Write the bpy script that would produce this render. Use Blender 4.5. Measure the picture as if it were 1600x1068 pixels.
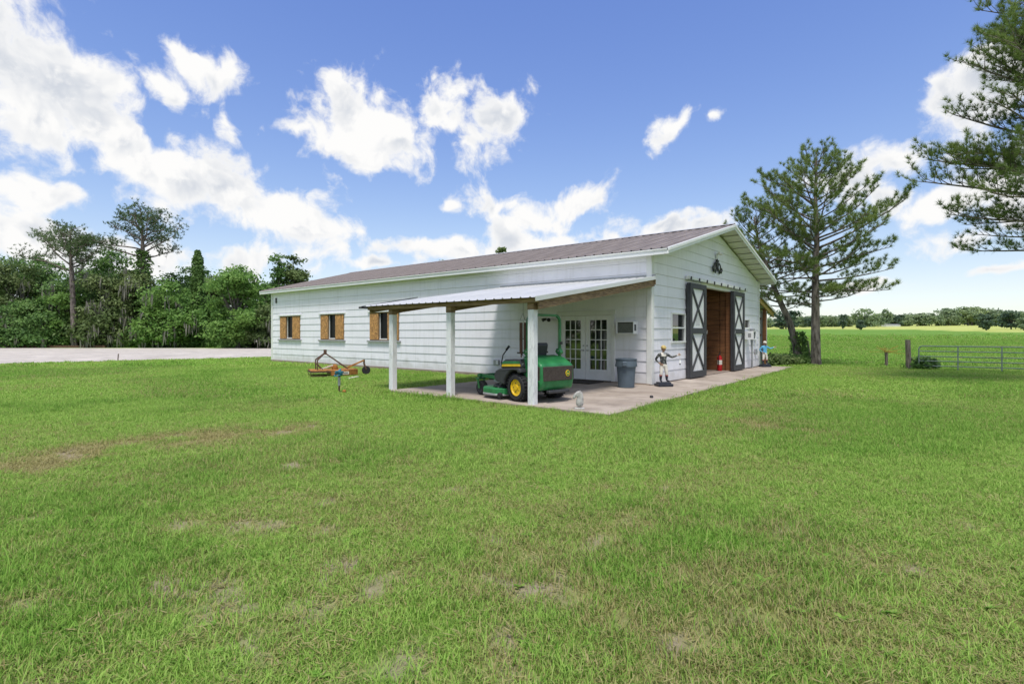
import bpy, bmesh, math, random
import numpy as np
from mathutils import Vector, Matrix, Euler
R = math.radians
random.seed(7)
rng = np.random.default_rng(7)
S = bpy.context.scene
for o in list(bpy.data.objects):
    bpy.data.objects.remove(o)
COL = S.collection

# ------------------------------------------------------------------ camera
HEAD = R(39.5); CAMP = Vector((-13.96, -6.45, 1.51)); FPX = 827.0
cd = bpy.data.cameras.new('camera'); cam = bpy.data.objects.new('camera', cd); COL.objects.link(cam)
cam.location = CAMP; cam.rotation_euler = (R(90), 0, HEAD - R(90))
cd.sensor_width = 36; cd.lens = 36 * FPX / 1600; cd.shift_y = -(534 - 521) / 1600 ; cd.clip_end = 4000; cd.clip_start = .05
S.camera = cam
FW = Vector((math.cos(HEAD), math.sin(HEAD))); RT = Vector((math.sin(HEAD), -math.cos(HEAD)))
def at(px, d):
    p = Vector((CAMP.x, CAMP.y)) + FW * d + RT * (d * (px - 800) / FPX)
    return p.x, p.y
def ph(py, d):           # height of an image row at depth d
    return CAMP.z + (521 - py) / FPX * d

# ------------------------------------------------------------------ world
SUN_EL = R(66); SUN_AZ = R(215)      # direction towards the sun, measured from +X
W = bpy.data.worlds.new('World'); S.world = W; W.use_nodes = True
def NT(t):
    t.nodes.clear(); return t.nodes, t.links
def field_group():
    g = bpy.data.node_groups.new('cloud_field', 'ShaderNodeTree')
    g.interface.new_socket('az', in_out='INPUT', socket_type='NodeSocketFloat')
    g.interface.new_socket('el', in_out='INPUT', socket_type='NodeSocketFloat')
    g.interface.new_socket('field', in_out='OUTPUT', socket_type='NodeSocketFloat'); g.interface.new_socket('relief', in_out='OUTPUT', socket_type='NodeSocketFloat')
    N, L = g.nodes, g.links
    gi = N.new('NodeGroupInput'); go = N.new('NodeGroupOutput')
    cv = N.new('ShaderNodeCombineXYZ'); L.new(gi.outputs[0], cv.inputs[0]); L.new(gi.outputs[1], cv.inputs[1])
    # domain warp
    nw = N.new('ShaderNodeTexNoise'); nw.noise_dimensions = '2D'; nw.inputs['Scale'].default_value = 9; nw.inputs['Detail'].default_value = 4
    L.new(cv.outputs[0], nw.inputs['Vector'])
    sub = N.new('ShaderNodeVectorMath'); sub.operation = 'SUBTRACT'; sub.inputs[1].default_value = (.5, .5, .5); L.new(nw.outputs['Color'], sub.inputs[0])
    sc = N.new('ShaderNodeVectorMath'); sc.operation = 'MULTIPLY'; sc.inputs[1].default_value = (.055, .045, 0); L.new(sub.outputs[0], sc.inputs[0])
    ad = N.new('ShaderNodeVectorMath'); ad.operation = 'ADD'; L.new(cv.outputs[0], ad.inputs[0]); L.new(sc.outputs[0], ad.inputs[1])
    blobs = [(60,190,70,55,20),(190,215,60,30,25),(10,110,125,100,20),(110,115,85,62,25),(150,195,75,40,30),(235,255,85,34,15),(340,297,115,48,10),(440,335,95,36,10),(480,356,55,14,0),
             (278,228,17,13,0),(236,132,26,14,30),(262,148,16,20,0),(298,98,40,15,35),(336,132,24,26,50),(358,180,13,24,-10),(62,300,62,22,5),(30,372,90,34,0),(200,405,90,28,0),
             (555,195,62,58,0),(612,212,56,36,10),(497,200,40,18,0),(450,203,26,10,0),(590,248,52,20,0),(705,128,20,24,-20),(690,182,36,26,0),(782,181,36,24,15),(735,226,26,24,-20),
             (704,320,14,12,-20),(772,318,38,15,0),(842,345,56,24,0),(895,322,46,22,-25),(720,390,80,20,0),(830,378,70,24,0),
             (380,407,38,20,0),(500,398,44,26,0),(625,387,26,9,0),(590,412,52,9,0),(1045,356,80,22,0),(965,372,30,16,0),(1053,205,30,13,-30),(1117,187,11,7,0),
             (1400,246,36,15,-5),(1340,292,44,30,0),(1388,312,48,22,0),(1485,175,52,46,0),(1560,130,70,46,-20),(1535,292,120,30,-8),(1510,376,40,18,-15),(1590,340,50,30,0),
             (1700,200,120,80,0),(-180,260,120,60,0),(1345,446,40,6,0),(1560,425,50,8,0)]
    prev = None; cnt = 0; cur = ad.outputs[0]
    for (px, py, rx, ry, rot) in blobs:
        r = (px - 800) / FPX; a = math.atan(r); u = (521 - py) / FPX; e = math.atan(u / math.sqrt(1 + r * r))
        small = rx < 45; grow = 1.7 if small else 1.0; rx *= grow; ry *= grow
        ca = math.cos(a); sx, sy = rx / FPX * ca * ca * 1.12, ry / FPX * ca * 1.12
        if prev is not None and cnt % 9 == 0:     # a negligible term that makes the blobs evaluate batch by batch
            ma = N.new('ShaderNodeVectorMath'); ma.operation = 'MULTIPLY_ADD'; ma.inputs[1].default_value = (1e-6, 1e-6, 0)
            L.new(prev, ma.inputs[0]); L.new(ad.outputs[0], ma.inputs[2]); cur = ma.outputs[0]
        cnt += 1
        if rot:
            m = N.new('ShaderNodeMapping'); m.vector_type = 'TEXTURE'
            m.inputs['Location'].default_value = (a, e, 0); m.inputs['Rotation'].default_value = (0, 0, -R(rot)); m.inputs['Scale'].default_value = (sx, sy, 1)
            L.new(cur, m.inputs['Vector'])
        else:
            m = N.new('ShaderNodeVectorMath'); m.operation = 'MULTIPLY_ADD'; m.inputs[1].default_value = (1 / sx, 1 / sy, 0); m.inputs[2].default_value = (-a / sx, -e / sy, 0)
            L.new(cur, m.inputs[0])
        ln = N.new('ShaderNodeVectorMath'); ln.operation = 'LENGTH'; L.new(m.outputs[0], ln.inputs[0])
        lv = ln.outputs['Value']
        if small:           # small clouds are thin: their outline is left to the billows
            pn = N.new('ShaderNodeMath'); pn.operation = 'ADD'; pn.inputs[1].default_value = .36; L.new(lv, pn.inputs[0]); lv = pn.outputs[0]
        if prev is None: prev = lv
        else:
            mn = N.new('ShaderNodeMath'); mn.operation = 'SMOOTH_MIN'; mn.inputs[2].default_value = .25
            L.new(prev, mn.inputs[0]); L.new(lv, mn.inputs[1]); prev = mn.outputs[0]
    # the same kind of cumulus all round, where the picture does not tell
    ng = N.new('ShaderNodeTexNoise'); ng.noise_dimensions = '2D'; ng.inputs['Scale'].default_value = 3.1; ng.inputs['Detail'].default_value = 2
    L.new(ad.outputs[0], ng.inputs['Vector'])
    mg = N.new('ShaderNodeMapRange'); mg.inputs[1].default_value = .40; mg.inputs[2].default_value = .62; mg.inputs[3].default_value = 1.9; mg.inputs[4].default_value = .2
    L.new(ng.outputs[0], mg.inputs[0])
    ab = N.new('ShaderNodeMath'); ab.operation = 'ABSOLUTE'; L.new(gi.outputs[0], ab.inputs[0])
    g1 = N.new('ShaderNodeMapRange'); g1.inputs[1].default_value = .78; g1.inputs[2].default_value = .95; g1.inputs[3].default_value = 2.2; g1.inputs[4].default_value = 0; L.new(ab.outputs[0], g1.inputs[0])
    g2 = N.new('ShaderNodeMapRange'); g2.inputs[1].default_value = .70; g2.inputs[2].default_value = .85; g2.inputs[3].default_value = 2.2; g2.inputs[4].default_value = 0; L.new(gi.outputs[1], g2.inputs[0])
    gm = N.new('ShaderNodeMath'); gm.operation = 'MINIMUM'; L.new(g1.outputs[0], gm.inputs[0]); L.new(g2.outputs[0], gm.inputs[1])
    ga = N.new('ShaderNodeMath'); ga.operation = 'ADD'; L.new(mg.outputs[0], ga.inputs[0]); L.new(gm.outputs[0], ga.inputs[1])
    mn = N.new('ShaderNodeMath'); mn.operation = 'MINIMUM'; L.new(prev, mn.inputs[0]); L.new(ga.outputs[0], mn.inputs[1])
    # billows
    def billow(src, sc, det):
        v = N.new('ShaderNodeTexVoronoi'); v.voronoi_dimensions = '2D'; v.feature = 'F1'; v.normalize = True; v.inputs['Scale'].default_value = sc; v.inputs['Detail'].default_value = det; v.inputs['Roughness'].default_value = .55; v.inputs['Lacunarity'].default_value = 2.3
        L.new(src, v.inputs['Vector']); return v.outputs['Distance']
    n2 = N.new('ShaderNodeTexNoise'); n2.noise_dimensions = '2D'; n2.inputs['Scale'].default_value = 13; n2.inputs['Detail'].default_value = 7; n2.inputs['Roughness'].default_value = .62
    L.new(ad.outputs[0], n2.inputs['Vector'])
    bw = billow(ad.outputs[0], 17, 1.6)
    b1 = N.new('ShaderNodeMath'); b1.operation = 'MULTIPLY_ADD'; b1.inputs[1].default_value = 2.5; b1.inputs[2].default_value = -1.18; L.new(n2.outputs[0], b1.inputs[0])
    b2 = N.new('ShaderNodeMath'); b2.operation = 'MULTIPLY_ADD'; b2.inputs[1].default_value = -1.05; L.new(bw, b2.inputs[0])
    b0 = N.new('ShaderNodeMath'); b0.operation = 'ADD'; b0.inputs[1].default_value = .36; L.new(b1.outputs[0], b0.inputs[0]); L.new(b0.outputs[0], b2.inputs[2])
    f = N.new('ShaderNodeMath'); f.operation = 'SUBTRACT'; f.inputs[0].default_value = 1.0; L.new(mn.outputs[0], f.inputs[1])
    f2 = N.new('ShaderNodeMath'); f2.operation = 'ADD'; L.new(f.outputs[0], f2.inputs[0]); L.new(b2.outputs[0], f2.inputs[1])
    L.new(f2.outputs[0], go.inputs[0])
    # relief: billows lit from above
    up = N.new('ShaderNodeVectorMath'); up.operation = 'ADD'; up.inputs[1].default_value = (-.006, .022, 0); L.new(ad.outputs[0], up.inputs[0])
    bu = N.new('ShaderNodeTexNoise'); bu.noise_dimensions = '2D'; bu.inputs['Scale'].default_value = 13; bu.inputs['Detail'].default_value = 3; bu.inputs['Roughness'].default_value = .6; L.new(up.outputs[0], bu.inputs['Vector'])
    df = N.new('ShaderNodeMath'); df.operation = 'SUBTRACT'; L.new(bu.outputs[0], df.inputs[0]); L.new(n2.outputs[0], df.inputs[1])
    n4 = N.new('ShaderNodeTexNoise'); n4.noise_dimensions = '2D'; n4.inputs['Scale'].default_value = 7; n4.inputs['Detail'].default_value = 3; L.new(ad.outputs[0], n4.inputs['Vector'])
    d2 = N.new('ShaderNodeMath'); d2.operation = 'MULTIPLY_ADD'; d2.inputs[1].default_value = .9; d2.inputs[2].default_value = -.45; L.new(n4.outputs[0], d2.inputs[0])
    d3 = N.new('ShaderNodeMath'); d3.operation = 'ADD'; L.new(df.outputs[0], d3.inputs[0]); L.new(d2.outputs[0], d3.inputs[1]); L.new(d3.outputs[0], go.inputs[1])
    return g
def build_world():
    N, L = NT(W.node_tree)
    out = N.new('ShaderNodeOutputWorld'); bg = N.new('ShaderNodeBackground'); L.new(bg.outputs[0], out.inputs[0])
    sky = N.new('ShaderNodeTexSky'); sky.sky_type = 'NISHITA'; sky.sun_disc = False
    sky.sun_elevation = SUN_EL; sky.sun_rotation = R(90) - SUN_AZ; sky.air_density = 1.0; sky.dust_density = .35; sky.ozone_density = 2.2; sky.altitude = 50
    tc = N.new('ShaderNodeTexCoord'); sx = N.new('ShaderNodeSeparateXYZ'); L.new(tc.outputs['Generated'], sx.inputs[0])
    at2 = N.new('ShaderNodeMath'); at2.operation = 'ARCTAN2'
    # azimuth to the right of the reference heading: rotate first so that the seam lies behind
    vr = N.new('ShaderNodeVectorRotate'); vr.rotation_type = 'Z_AXIS'; vr.inputs['Angle'].default_value = -HEAD; L.new(tc.outputs['Generated'], vr.inputs['Vector'])
    s2 = N.new('ShaderNodeSeparateXYZ'); L.new(vr.outputs[0], s2.inputs[0])
    L.new(s2.outputs[1], at2.inputs[0]); L.new(s2.outputs[0], at2.inputs[1])
    neg = N.new('ShaderNodeMath'); neg.operation = 'MULTIPLY'; neg.inputs[1].default_value = -1; L.new(at2.outputs[0], neg.inputs[0])
    el = N.new('ShaderNodeMath'); el.operation = 'ARCSINE'; L.new(sx.outputs[2], el.inputs[0])
    g = field_group()
    A = N.new('ShaderNodeGroup'); A.node_tree = g; L.new(neg.outputs[0], A.inputs[0]); L.new(el.outputs[0], A.inputs[1])
    cov = N.new('ShaderNodeMapRange'); cov.interpolation_type = 'SMOOTHSTEP'; cov.inputs[1].default_value = -.20; cov.inputs[2].default_value = .55; L.new(A.outputs[0], cov.inputs[0])
    # grey in the thick cores and on the undersides of billows
    th = N.new('ShaderNodeMapRange'); th.interpolation_type = 'SMOOTHSTEP'; th.inputs[1].default_value = .25; th.inputs[2].default_value = 1.15; th.inputs[3].default_value = .1; th.inputs[4].default_value = 1.0; L.new(A.outputs[0], th.inputs[0])
    rl = N.new('ShaderNodeMapRange'); rl.interpolation_type = 'SMOOTHSTEP'; rl.inputs[1].default_value = -.12; rl.inputs[2].default_value = .17; L.new(A.outputs[1], rl.inputs[0])
    mm = N.new('ShaderNodeMath'); mm.operation = 'MULTIPLY'; L.new(th.outputs[0], mm.inputs[0]); L.new(rl.outputs[0], mm.inputs[1])
    cc = N.new('ShaderNodeMix'); cc.data_type = 'RGBA'; cc.inputs[6].default_value = (1.0, .995, .985, 1); cc.inputs[7].default_value = (.66, .70, .77, 1); L.new(mm.outputs[0], cc.inputs[0])
    cs = N.new('ShaderNodeVectorMath'); cs.operation = 'SCALE'; cs.inputs[3].default_value = CLOUD; L.new(cc.outputs[2], cs.inputs[0])
    hs = N.new('ShaderNodeHueSaturation'); hs.inputs['Hue'].default_value = .526; hs.inputs['Saturation'].default_value = 1.24; hs.inputs['Value'].default_value = .88; L.new(sky.outputs[0], hs.inputs['Color'])
    k1 = N.new('ShaderNodeVectorMath'); k1.operation = 'MULTIPLY_ADD'; k1.inputs[1].default_value = (.13,) * 3; k1.inputs[2].default_value = (.60,) * 3; L.new(hs.outputs[0], k1.inputs[0])
    k2 = N.new('ShaderNodeVectorMath'); k2.operation = 'DIVIDE'; L.new(hs.outputs[0], k2.inputs[0]); L.new(k1.outputs[0], k2.inputs[1])
    mx = N.new('ShaderNodeMix'); mx.data_type = 'RGBA'; L.new(cov.outputs[0], mx.inputs[0]); L.new(k2.outputs[0], mx.inputs[6]); L.new(cs.outputs[0], mx.inputs[7])
    L.new(mx.outputs[2], bg.inputs[0]); bg.inputs[1].default_value = SKYSTR
    W.cycles.sampling_method = 'MANUAL'; W.cycles.sample_map_resolution = 1024
SKYSTR = .122; CLOUD = 4.2
build_world()
sl = bpy.data.lights.new('sun', 'SUN'); sun = bpy.data.objects.new('sun', sl); COL.objects.link(sun)
sl.energy = 2.0; sl.angle = R(13); sl.color = (1, .95, .88)
sd = Vector((math.cos(SUN_EL) * math.cos(SUN_AZ), math.cos(SUN_EL) * math.sin(SUN_AZ), math.sin(SUN_EL)))
sun.rotation_euler = sd.to_track_quat('Z', 'Y').to_euler(); sun.location = (-20, 5, 60)
S.view_settings.view_transform = 'Standard'; S.view_settings.look = 'None'; S.view_settings.gamma = 1; S.view_settings.use_curve_mapping = False
S.view_settings.exposure = .95
S.render.engine = 'CYCLES'
S.cycles.max_bounces = 5; S.cycles.diffuse_bounces = 3; S.cycles.glossy_bounces = 3; S.cycles.transparent_max_bounces = 8

# ------------------------------------------------------------------ materials
MATS = {}
def mat(name, col, rough=.7, var=.12, scale=6.0, metal=0.0, bump=0.0, bscale=40.0, col2=None, stretch=(1, 1, 1), spec=.4, detail=5, contrast=(.3, .7)):
    m = bpy.data.materials.new(name); m.use_nodes = True; N, L = NT(m.node_tree)
    out = N.new('ShaderNodeOutputMaterial'); p = N.new('ShaderNodeBsdfPrincipled'); L.new(p.outputs[0], out.inputs[0])
    p.inputs['Roughness'].default_value = rough; p.inputs['Metallic'].default_value = metal; p.inputs['Specular IOR Level'].default_value = spec
    tc = N.new('ShaderNodeTexCoord'); mp = N.new('ShaderNodeMapping'); mp.inputs['Scale'].default_value = stretch; L.new(tc.outputs['Object'], mp.inputs[0])
    n = N.new('ShaderNodeTexNoise'); n.inputs['Scale'].default_value = scale; n.inputs['Detail'].default_value = detail; n.inputs['Roughness'].default_value = .6; L.new(mp.outputs[0], n.inputs['Vector'])
    mr = N.new('ShaderNodeMapRange'); mr.inputs[1].default_value = contrast[0]; mr.inputs[2].default_value = contrast[1]; L.new(n.outputs[0], mr.inputs[0])
    mx = N.new('ShaderNodeMix'); mx.data_type = 'RGBA'; L.new(mr.outputs[0], mx.inputs[0])
    c1 = tuple(max(0, c * (1 - var)) for c in col); c2 = col2 if col2 else tuple(min(1, c * (1 + var)) for c in col)
    mx.inputs[6].default_value = (*c1, 1); mx.inputs[7].default_value = (*c2, 1)
    L.new(mx.outputs[2], p.inputs['Base Color'])
    if bump:
        nb = N.new('ShaderNodeTexNoise'); nb.inputs['Scale'].default_value = bscale; nb.inputs['Detail'].default_value = 4; L.new(mp.outputs[0], nb.inputs['Vector'])
        b = N.new('ShaderNodeBump'); b.inputs['Strength'].default_value = bump; b.inputs['Distance'].default_value = .02; L.new(nb.outputs[0], b.inputs['Height']); L.new(b.outputs[0], p.inputs['Normal'])
    MATS[name] = m; return m
def nodes_of(m): return m.node_tree.nodes, m.node_tree.links, m.node_tree.nodes['Principled BSDF']

def siding_mat():
    m = mat('siding_paint', (.775, .77, .83), .55, .05, 1.3, bump=.06, bscale=60, stretch=(1, 1, 1))
    N, L, p = nodes_of(m)
    # dirt splash near the ground and thin vertical runs, in world metres
    g = N.new('ShaderNodeNewGeometry'); s = N.new('ShaderNodeSeparateXYZ'); L.new(g.outputs['Position'], s.inputs[0])
    nz = N.new('ShaderNodeTexNoise'); nz.inputs['Scale'].default_value = 2.2; nz.inputs['Detail'].default_value = 6; L.new(g.outputs['Position'], nz.inputs['Vector'])
    a = N.new('ShaderNodeMath'); a.operation = 'MULTIPLY_ADD'; a.inputs[1].default_value = -.9; L.new(nz.outputs[0], a.inputs[0]); L.new(s.outputs[2], a.inputs[2])
    r = N.new('ShaderNodeMapRange'); r.inputs[1].default_value = -.28; r.inputs[2].default_value = .05; r.inputs[3].default_value = .45; r.inputs[4].default_value = 0; L.new(a.outputs[0], r.inputs[0])
    mp = N.new('ShaderNodeMapping'); mp.inputs['Scale'].default_value = (5, 5, .35); L.new(g.outputs['Position'], mp.inputs[0])
    n3 = N.new('ShaderNodeTexNoise'); n3.inputs['Scale'].default_value = 1.5; n3.inputs['Detail'].default_value = 5; L.new(mp.outputs[0], n3.inputs['Vector'])
    r3 = N.new('ShaderNodeMapRange'); r3.inputs[1].default_value = .52; r3.inputs[2].default_value = .8; r3.inputs[3].default_value = 0; r3.inputs[4].default_value = .22; L.new(n3.outputs[0], r3.inputs[0])
    ad = N.new('ShaderNodeMath'); ad.operation = 'ADD'; ad.use_clamp = True; L.new(r.outputs[0], ad.inputs[0]); L.new(r3.outputs[0], ad.inputs[1])
    src = p.inputs['Base Color'].links[0].from_socket
    mx = N.new('ShaderNodeMix'); mx.data_type = 'RGBA'; mx.inputs[7].default_value = (.36, .36, .32, 1); L.new(ad.outputs[0], mx.inputs[0]); L.new(src, mx.inputs[6]); L.new(mx.outputs[2], p.inputs['Base Color'])
    return m
M_SID = siding_mat()
M_WHITE = mat('white_paint', (.74, .75, .76), .5, .06, 3, bump=.04)
M_OLDWHITE = mat('weathered_white_paint', (.66, .67, .68), .65, .25, 9, bump=.15, bscale=30, stretch=(3, 3, .6), col2=(.74, .75, .76), contrast=(.3, .5))
M_TRIM = mat('trim_paint', (.68, .69, .68), .5, .07, 4)
M_SOFF = mat('soffit_paint', (.60, .60, .54), .6, .08, 4)
M_DARK = mat('charcoal_paint', (.042, .044, .050), .6, .25, 5, bump=.05)
M_BLACK = mat('black_metal', (.018, .018, .02), .45, .3, 12)
M_WOOD = mat('weathered_lumber', (.21, .13, .075), .8, .45, 5, bump=.25, bscale=14, stretch=(1, .6, 6), col2=(.34, .23, .13))
M_WOODP = mat('stable_plank', (.17, .068, .028), .65, .45, 4, bump=.15, bscale=18, stretch=(.4, .4, 6), col2=(.28, .125, .05))
M_YWOOD = mat('yellow_pine', (.48, .33, .12), .75, .25, 6, bump=.1, stretch=(.5, 1, 5))
def osb_mat():
    m = mat('strand_board', (.40, .21, .075), .8, .35, 9, bump=.2, bscale=30)
    N, L, p = nodes_of(m)
    v = N.new('ShaderNodeTexVoronoi'); v.inputs['Scale'].default_value = 26; tc = N.new('ShaderNodeTexCoord'); mp = N.new('ShaderNodeMapping'); mp.inputs['Scale'].default_value = (1, 1.0, .55); L.new(tc.outputs['Object'], mp.inputs[0]); L.new(mp.outputs[0], v.inputs['Vector'])
    src = p.inputs['Base Color'].links[0].from_socket
    sp = N.new('ShaderNodeSeparateColor'); L.new(v.outputs['Color'], sp.inputs[0])
    mr = N.new('ShaderNodeMapRange'); mr.inputs[3].default_value = .7; mr.inputs[4].default_value = 1.35; L.new(sp.outputs[0], mr.inputs[0])
    mul = N.new('ShaderNodeVectorMath'); mul.operation = 'SCALE'; L.new(src, mul.inputs[0]); L.new(mr.outputs[0], mul.inputs[3]); L.new(mul.outputs[0], p.inputs['Base Color'])
    return m
M_OSB = osb_mat()
M_ROOF = mat('weathered_roof_metal', (.20, .165, .15), .55, .3, .8, metal=.1, bump=.03, stretch=(.5, 2.2, 1), col2=(.31, .27, .25), detail=7)
M_GALV = mat('galvanised_sheet', (.62, .63, .63), .38, .1, 1.5, metal=.35, col2=(.74, .74, .73), stretch=(.4, 3, 1))
M_RIDGE = mat('ridge_cap_metal', (.55, .53, .52), .45, .15, 3, metal=.4)
M_GREYMET = mat('grey_metal', (.35, .36, .37), .5, .15, 8, metal=.4)
M_GATE = mat('gate_tube', (.20, .245, .22), .45, .25, 9, metal=.35)
def concrete(name, c1, c2, scale=.7, joints=None):
    m = mat(name, c1, .85, .1, scale, bump=.12, bscale=50, col2=c2, detail=8)
    N, L, p = nodes_of(m)
    g = N.new('ShaderNodeNewGeometry')
    n = N.new('ShaderNodeTexNoise'); n.inputs['Scale'].default_value = 1.1; n.inputs['Detail'].default_value = 9; n.inputs['Roughness'].default_value = .7; L.new(g.outputs['Position'], n.inputs['Vector'])
    mr = N.new('ShaderNodeMapRange'); mr.inputs[1].default_value = .47; mr.inputs[2].default_value = .68; mr.inputs[3].default_value = 0; mr.inputs[4].default_value = .62; L.new(n.outputs[0], mr.inputs[0])
    src = p.inputs['Base Color'].links[0].from_socket
    mx = N.new('ShaderNodeMix'); mx.data_type = 'RGBA'; mx.inputs[7].default_value = tuple(c * .48 for c in c1) + (1,); L.new(mr.outputs[0], mx.inputs[0]); L.new(src, mx.inputs[6]); L.new(mx.outputs[2], p.inputs['Base Color'])
    if joints:
        sx, ang = joints
        mp = N.new('ShaderNodeMapping'); mp.inputs['Rotation'].default_value = (0, 0, ang); L.new(g.outputs['Position'], mp.inputs[0])
        b = N.new('ShaderNodeTexBrick'); b.offset = 0; b.inputs['Scale'].default_value = 1; b.inputs['Mortar Size'].default_value = .035; b.inputs['Brick Width'].default_value = sx; b.inputs['Row Height'].default_value = sx
        L.new(mp.outputs[0], b.inputs['Vector'])
        m2 = N.new('ShaderNodeMix'); m2.data_type = 'RGBA'; m2.inputs[7].default_value = tuple(c * .55 for c in c1) + (1,); L.new(b.outputs['Fac'], m2.inputs[0]); L.new(mx.outputs[2], m2.inputs[6]); L.new(m2.outputs[2], p.inputs['Base Color'])
    return m
M_CONC = concrete('patio_concrete', (.33, .27, .22), (.45, .39, .335))
M_DRIVE = concrete('drive_concrete', (.49, .445, .395), (.57, .525, .47), .25, joints=(4.5, R(40)))
M_FOUND = concrete('footing_concrete', (.26, .20, .16), (.36, .30, .25))
M_STATUE = mat('cast_stone', (.42, .41, .38), .9, .45, 14, bump=.4, bscale=40, col2=(.55, .54, .51))
def glass_mat():
    m = bpy.data.materials.new('window_glass'); m.use_nodes = True; N, L = NT(m.node_tree)
    out = N.new('ShaderNodeOutputMaterial'); p = N.new('ShaderNodeBsdfPrincipled'); L.new(p.outputs[0], out.inputs[0])
    p.inputs['Base Color'].default_value = (.012, .014, .014, 1); p.inputs['Roughness'].default_value = .03; p.inputs['Specular IOR Level'].default_value = .5
    p.inputs['IOR'].default_value = 1.85
    return m
M_GLASS = glass_mat(); M_GLASSD = M_GLASS.copy(); M_GLASSD.name = 'dusty_dark_glass'; M_GLASSD.node_tree.nodes['Principled BSDF'].inputs['IOR'].default_value = 1.25; M_GLASSD.node_tree.nodes['Principled BSDF'].inputs['Specular IOR Level'].default_value = .25; M_GLASSD.node_tree.nodes['Principled BSDF'].inputs['Roughness'].default_value = .15
def clear_glass():
    m = bpy.data.materials.new('clear_glass'); m.use_nodes = True; N, L = NT(m.node_tree)
    out = N.new('ShaderNodeOutputMaterial'); mx = N.new('ShaderNodeMixShader'); L.new(mx.outputs[0], out.inputs[0])
    t = N.new('ShaderNodeBsdfTransparent'); t.inputs[0].default_value = (.75, .8, .8, 1); g = N.new('ShaderNodeBsdfGlossy'); g.inputs['Roughness'].default_value = .02
    lw = N.new('ShaderNodeFresnel'); lw.inputs[0].default_value = 1.5; L.new(lw.outputs[0], mx.inputs[0]); L.new(t.outputs[0], mx.inputs[1]); L.new(g.outputs[0], mx.inputs[2])
    return m
M_CLEAR = clear_glass()
M_JDG = mat('mower_green_paint', (.012, .16, .045), .36, .3, 5, spec=.5, col2=(.03, .22, .07), bump=.02)
M_JDY = mat('mower_yellow_paint', (.72, .46, .015), .4, .15, 9)
M_RUB = mat('rubber', (.022, .022, .024), .8, .3, 20, bump=.2)
M_PLAS = mat('black_plastic', (.035, .037, .042), .5, .2, 8)
M_MESH = mat('dusty_mesh', (.055, .043, .036), .8, .35, 25, bump=.5, bscale=260)
M_CAN = mat('slate_plastic', (.085, .115, .145), .55, .12, 5)
M_RED = mat('extinguisher_red', (.42, .012, .015), .3, .1, 5)
M_RUST = mat('rusty_orange_steel', (.27, .105, .03), .8, .5, 6, bump=.2, col2=(.56, .25, .055), detail=8)
M_RUSTD = mat('rusty_dark_steel', (.085, .05, .038), .85, .4, 12, bump=.2, col2=(.16, .09, .06))
M_BLUE = mat('teal_hose', (.03, .17, .24), .6, .2, 8)
M_SKYB = mat('light_blue_paint', (.10, .36, .58), .5, .15, 8)
M_GOLD = mat('gold_paint', (.55, .42, .16), .4, .3, 10)
M_CREAM = mat('cream_paint', (.66, .63, .56), .5, .1, 8)
M_SKIN = mat('painted_skin_tone', (.34, .2, .13), .55, .2, 8)
M_NAVY = mat('dark_navy_paint', (.022, .026, .038), .4, .25, 8)
M_REDP = mat('dull_red_paint', (.4, .09, .08), .5, .2, 8)
M_MAT = mat('doormat', (.05, .042, .035), .95, .35, 30, bump=.5, bscale=150)
M_CHIME = mat('bronze_tube', (.09, .045, .032), .4, .3, 6, metal=.4)
M_BARK = mat('pine_bark', (.135, .108, .09), .9, .55, 7, bump=1.0, bscale=9, stretch=(1, 1, .3), col2=(.25, .215, .19), contrast=(.38, .62))
M_BARK2 = mat('grey_bark', (.13, .115, .10), .9, .4, 4, bump=.6, bscale=9, stretch=(1, 1, .3), col2=(.2, .185, .165))
M_POSTW = mat('grey_fence_post', (.16, .125, .10), .9, .4, 8, bump=.5, bscale=14, stretch=(2, 2, .4), col2=(.25, .21, .18))
M_LITTER = mat('leaf_litter', (.07, .05, .033), .95, .4, 8, bump=.6, bscale=12)
M_PAPER = mat('faded_notice', (.5, .51, .52), .8, .2, 26)

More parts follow.
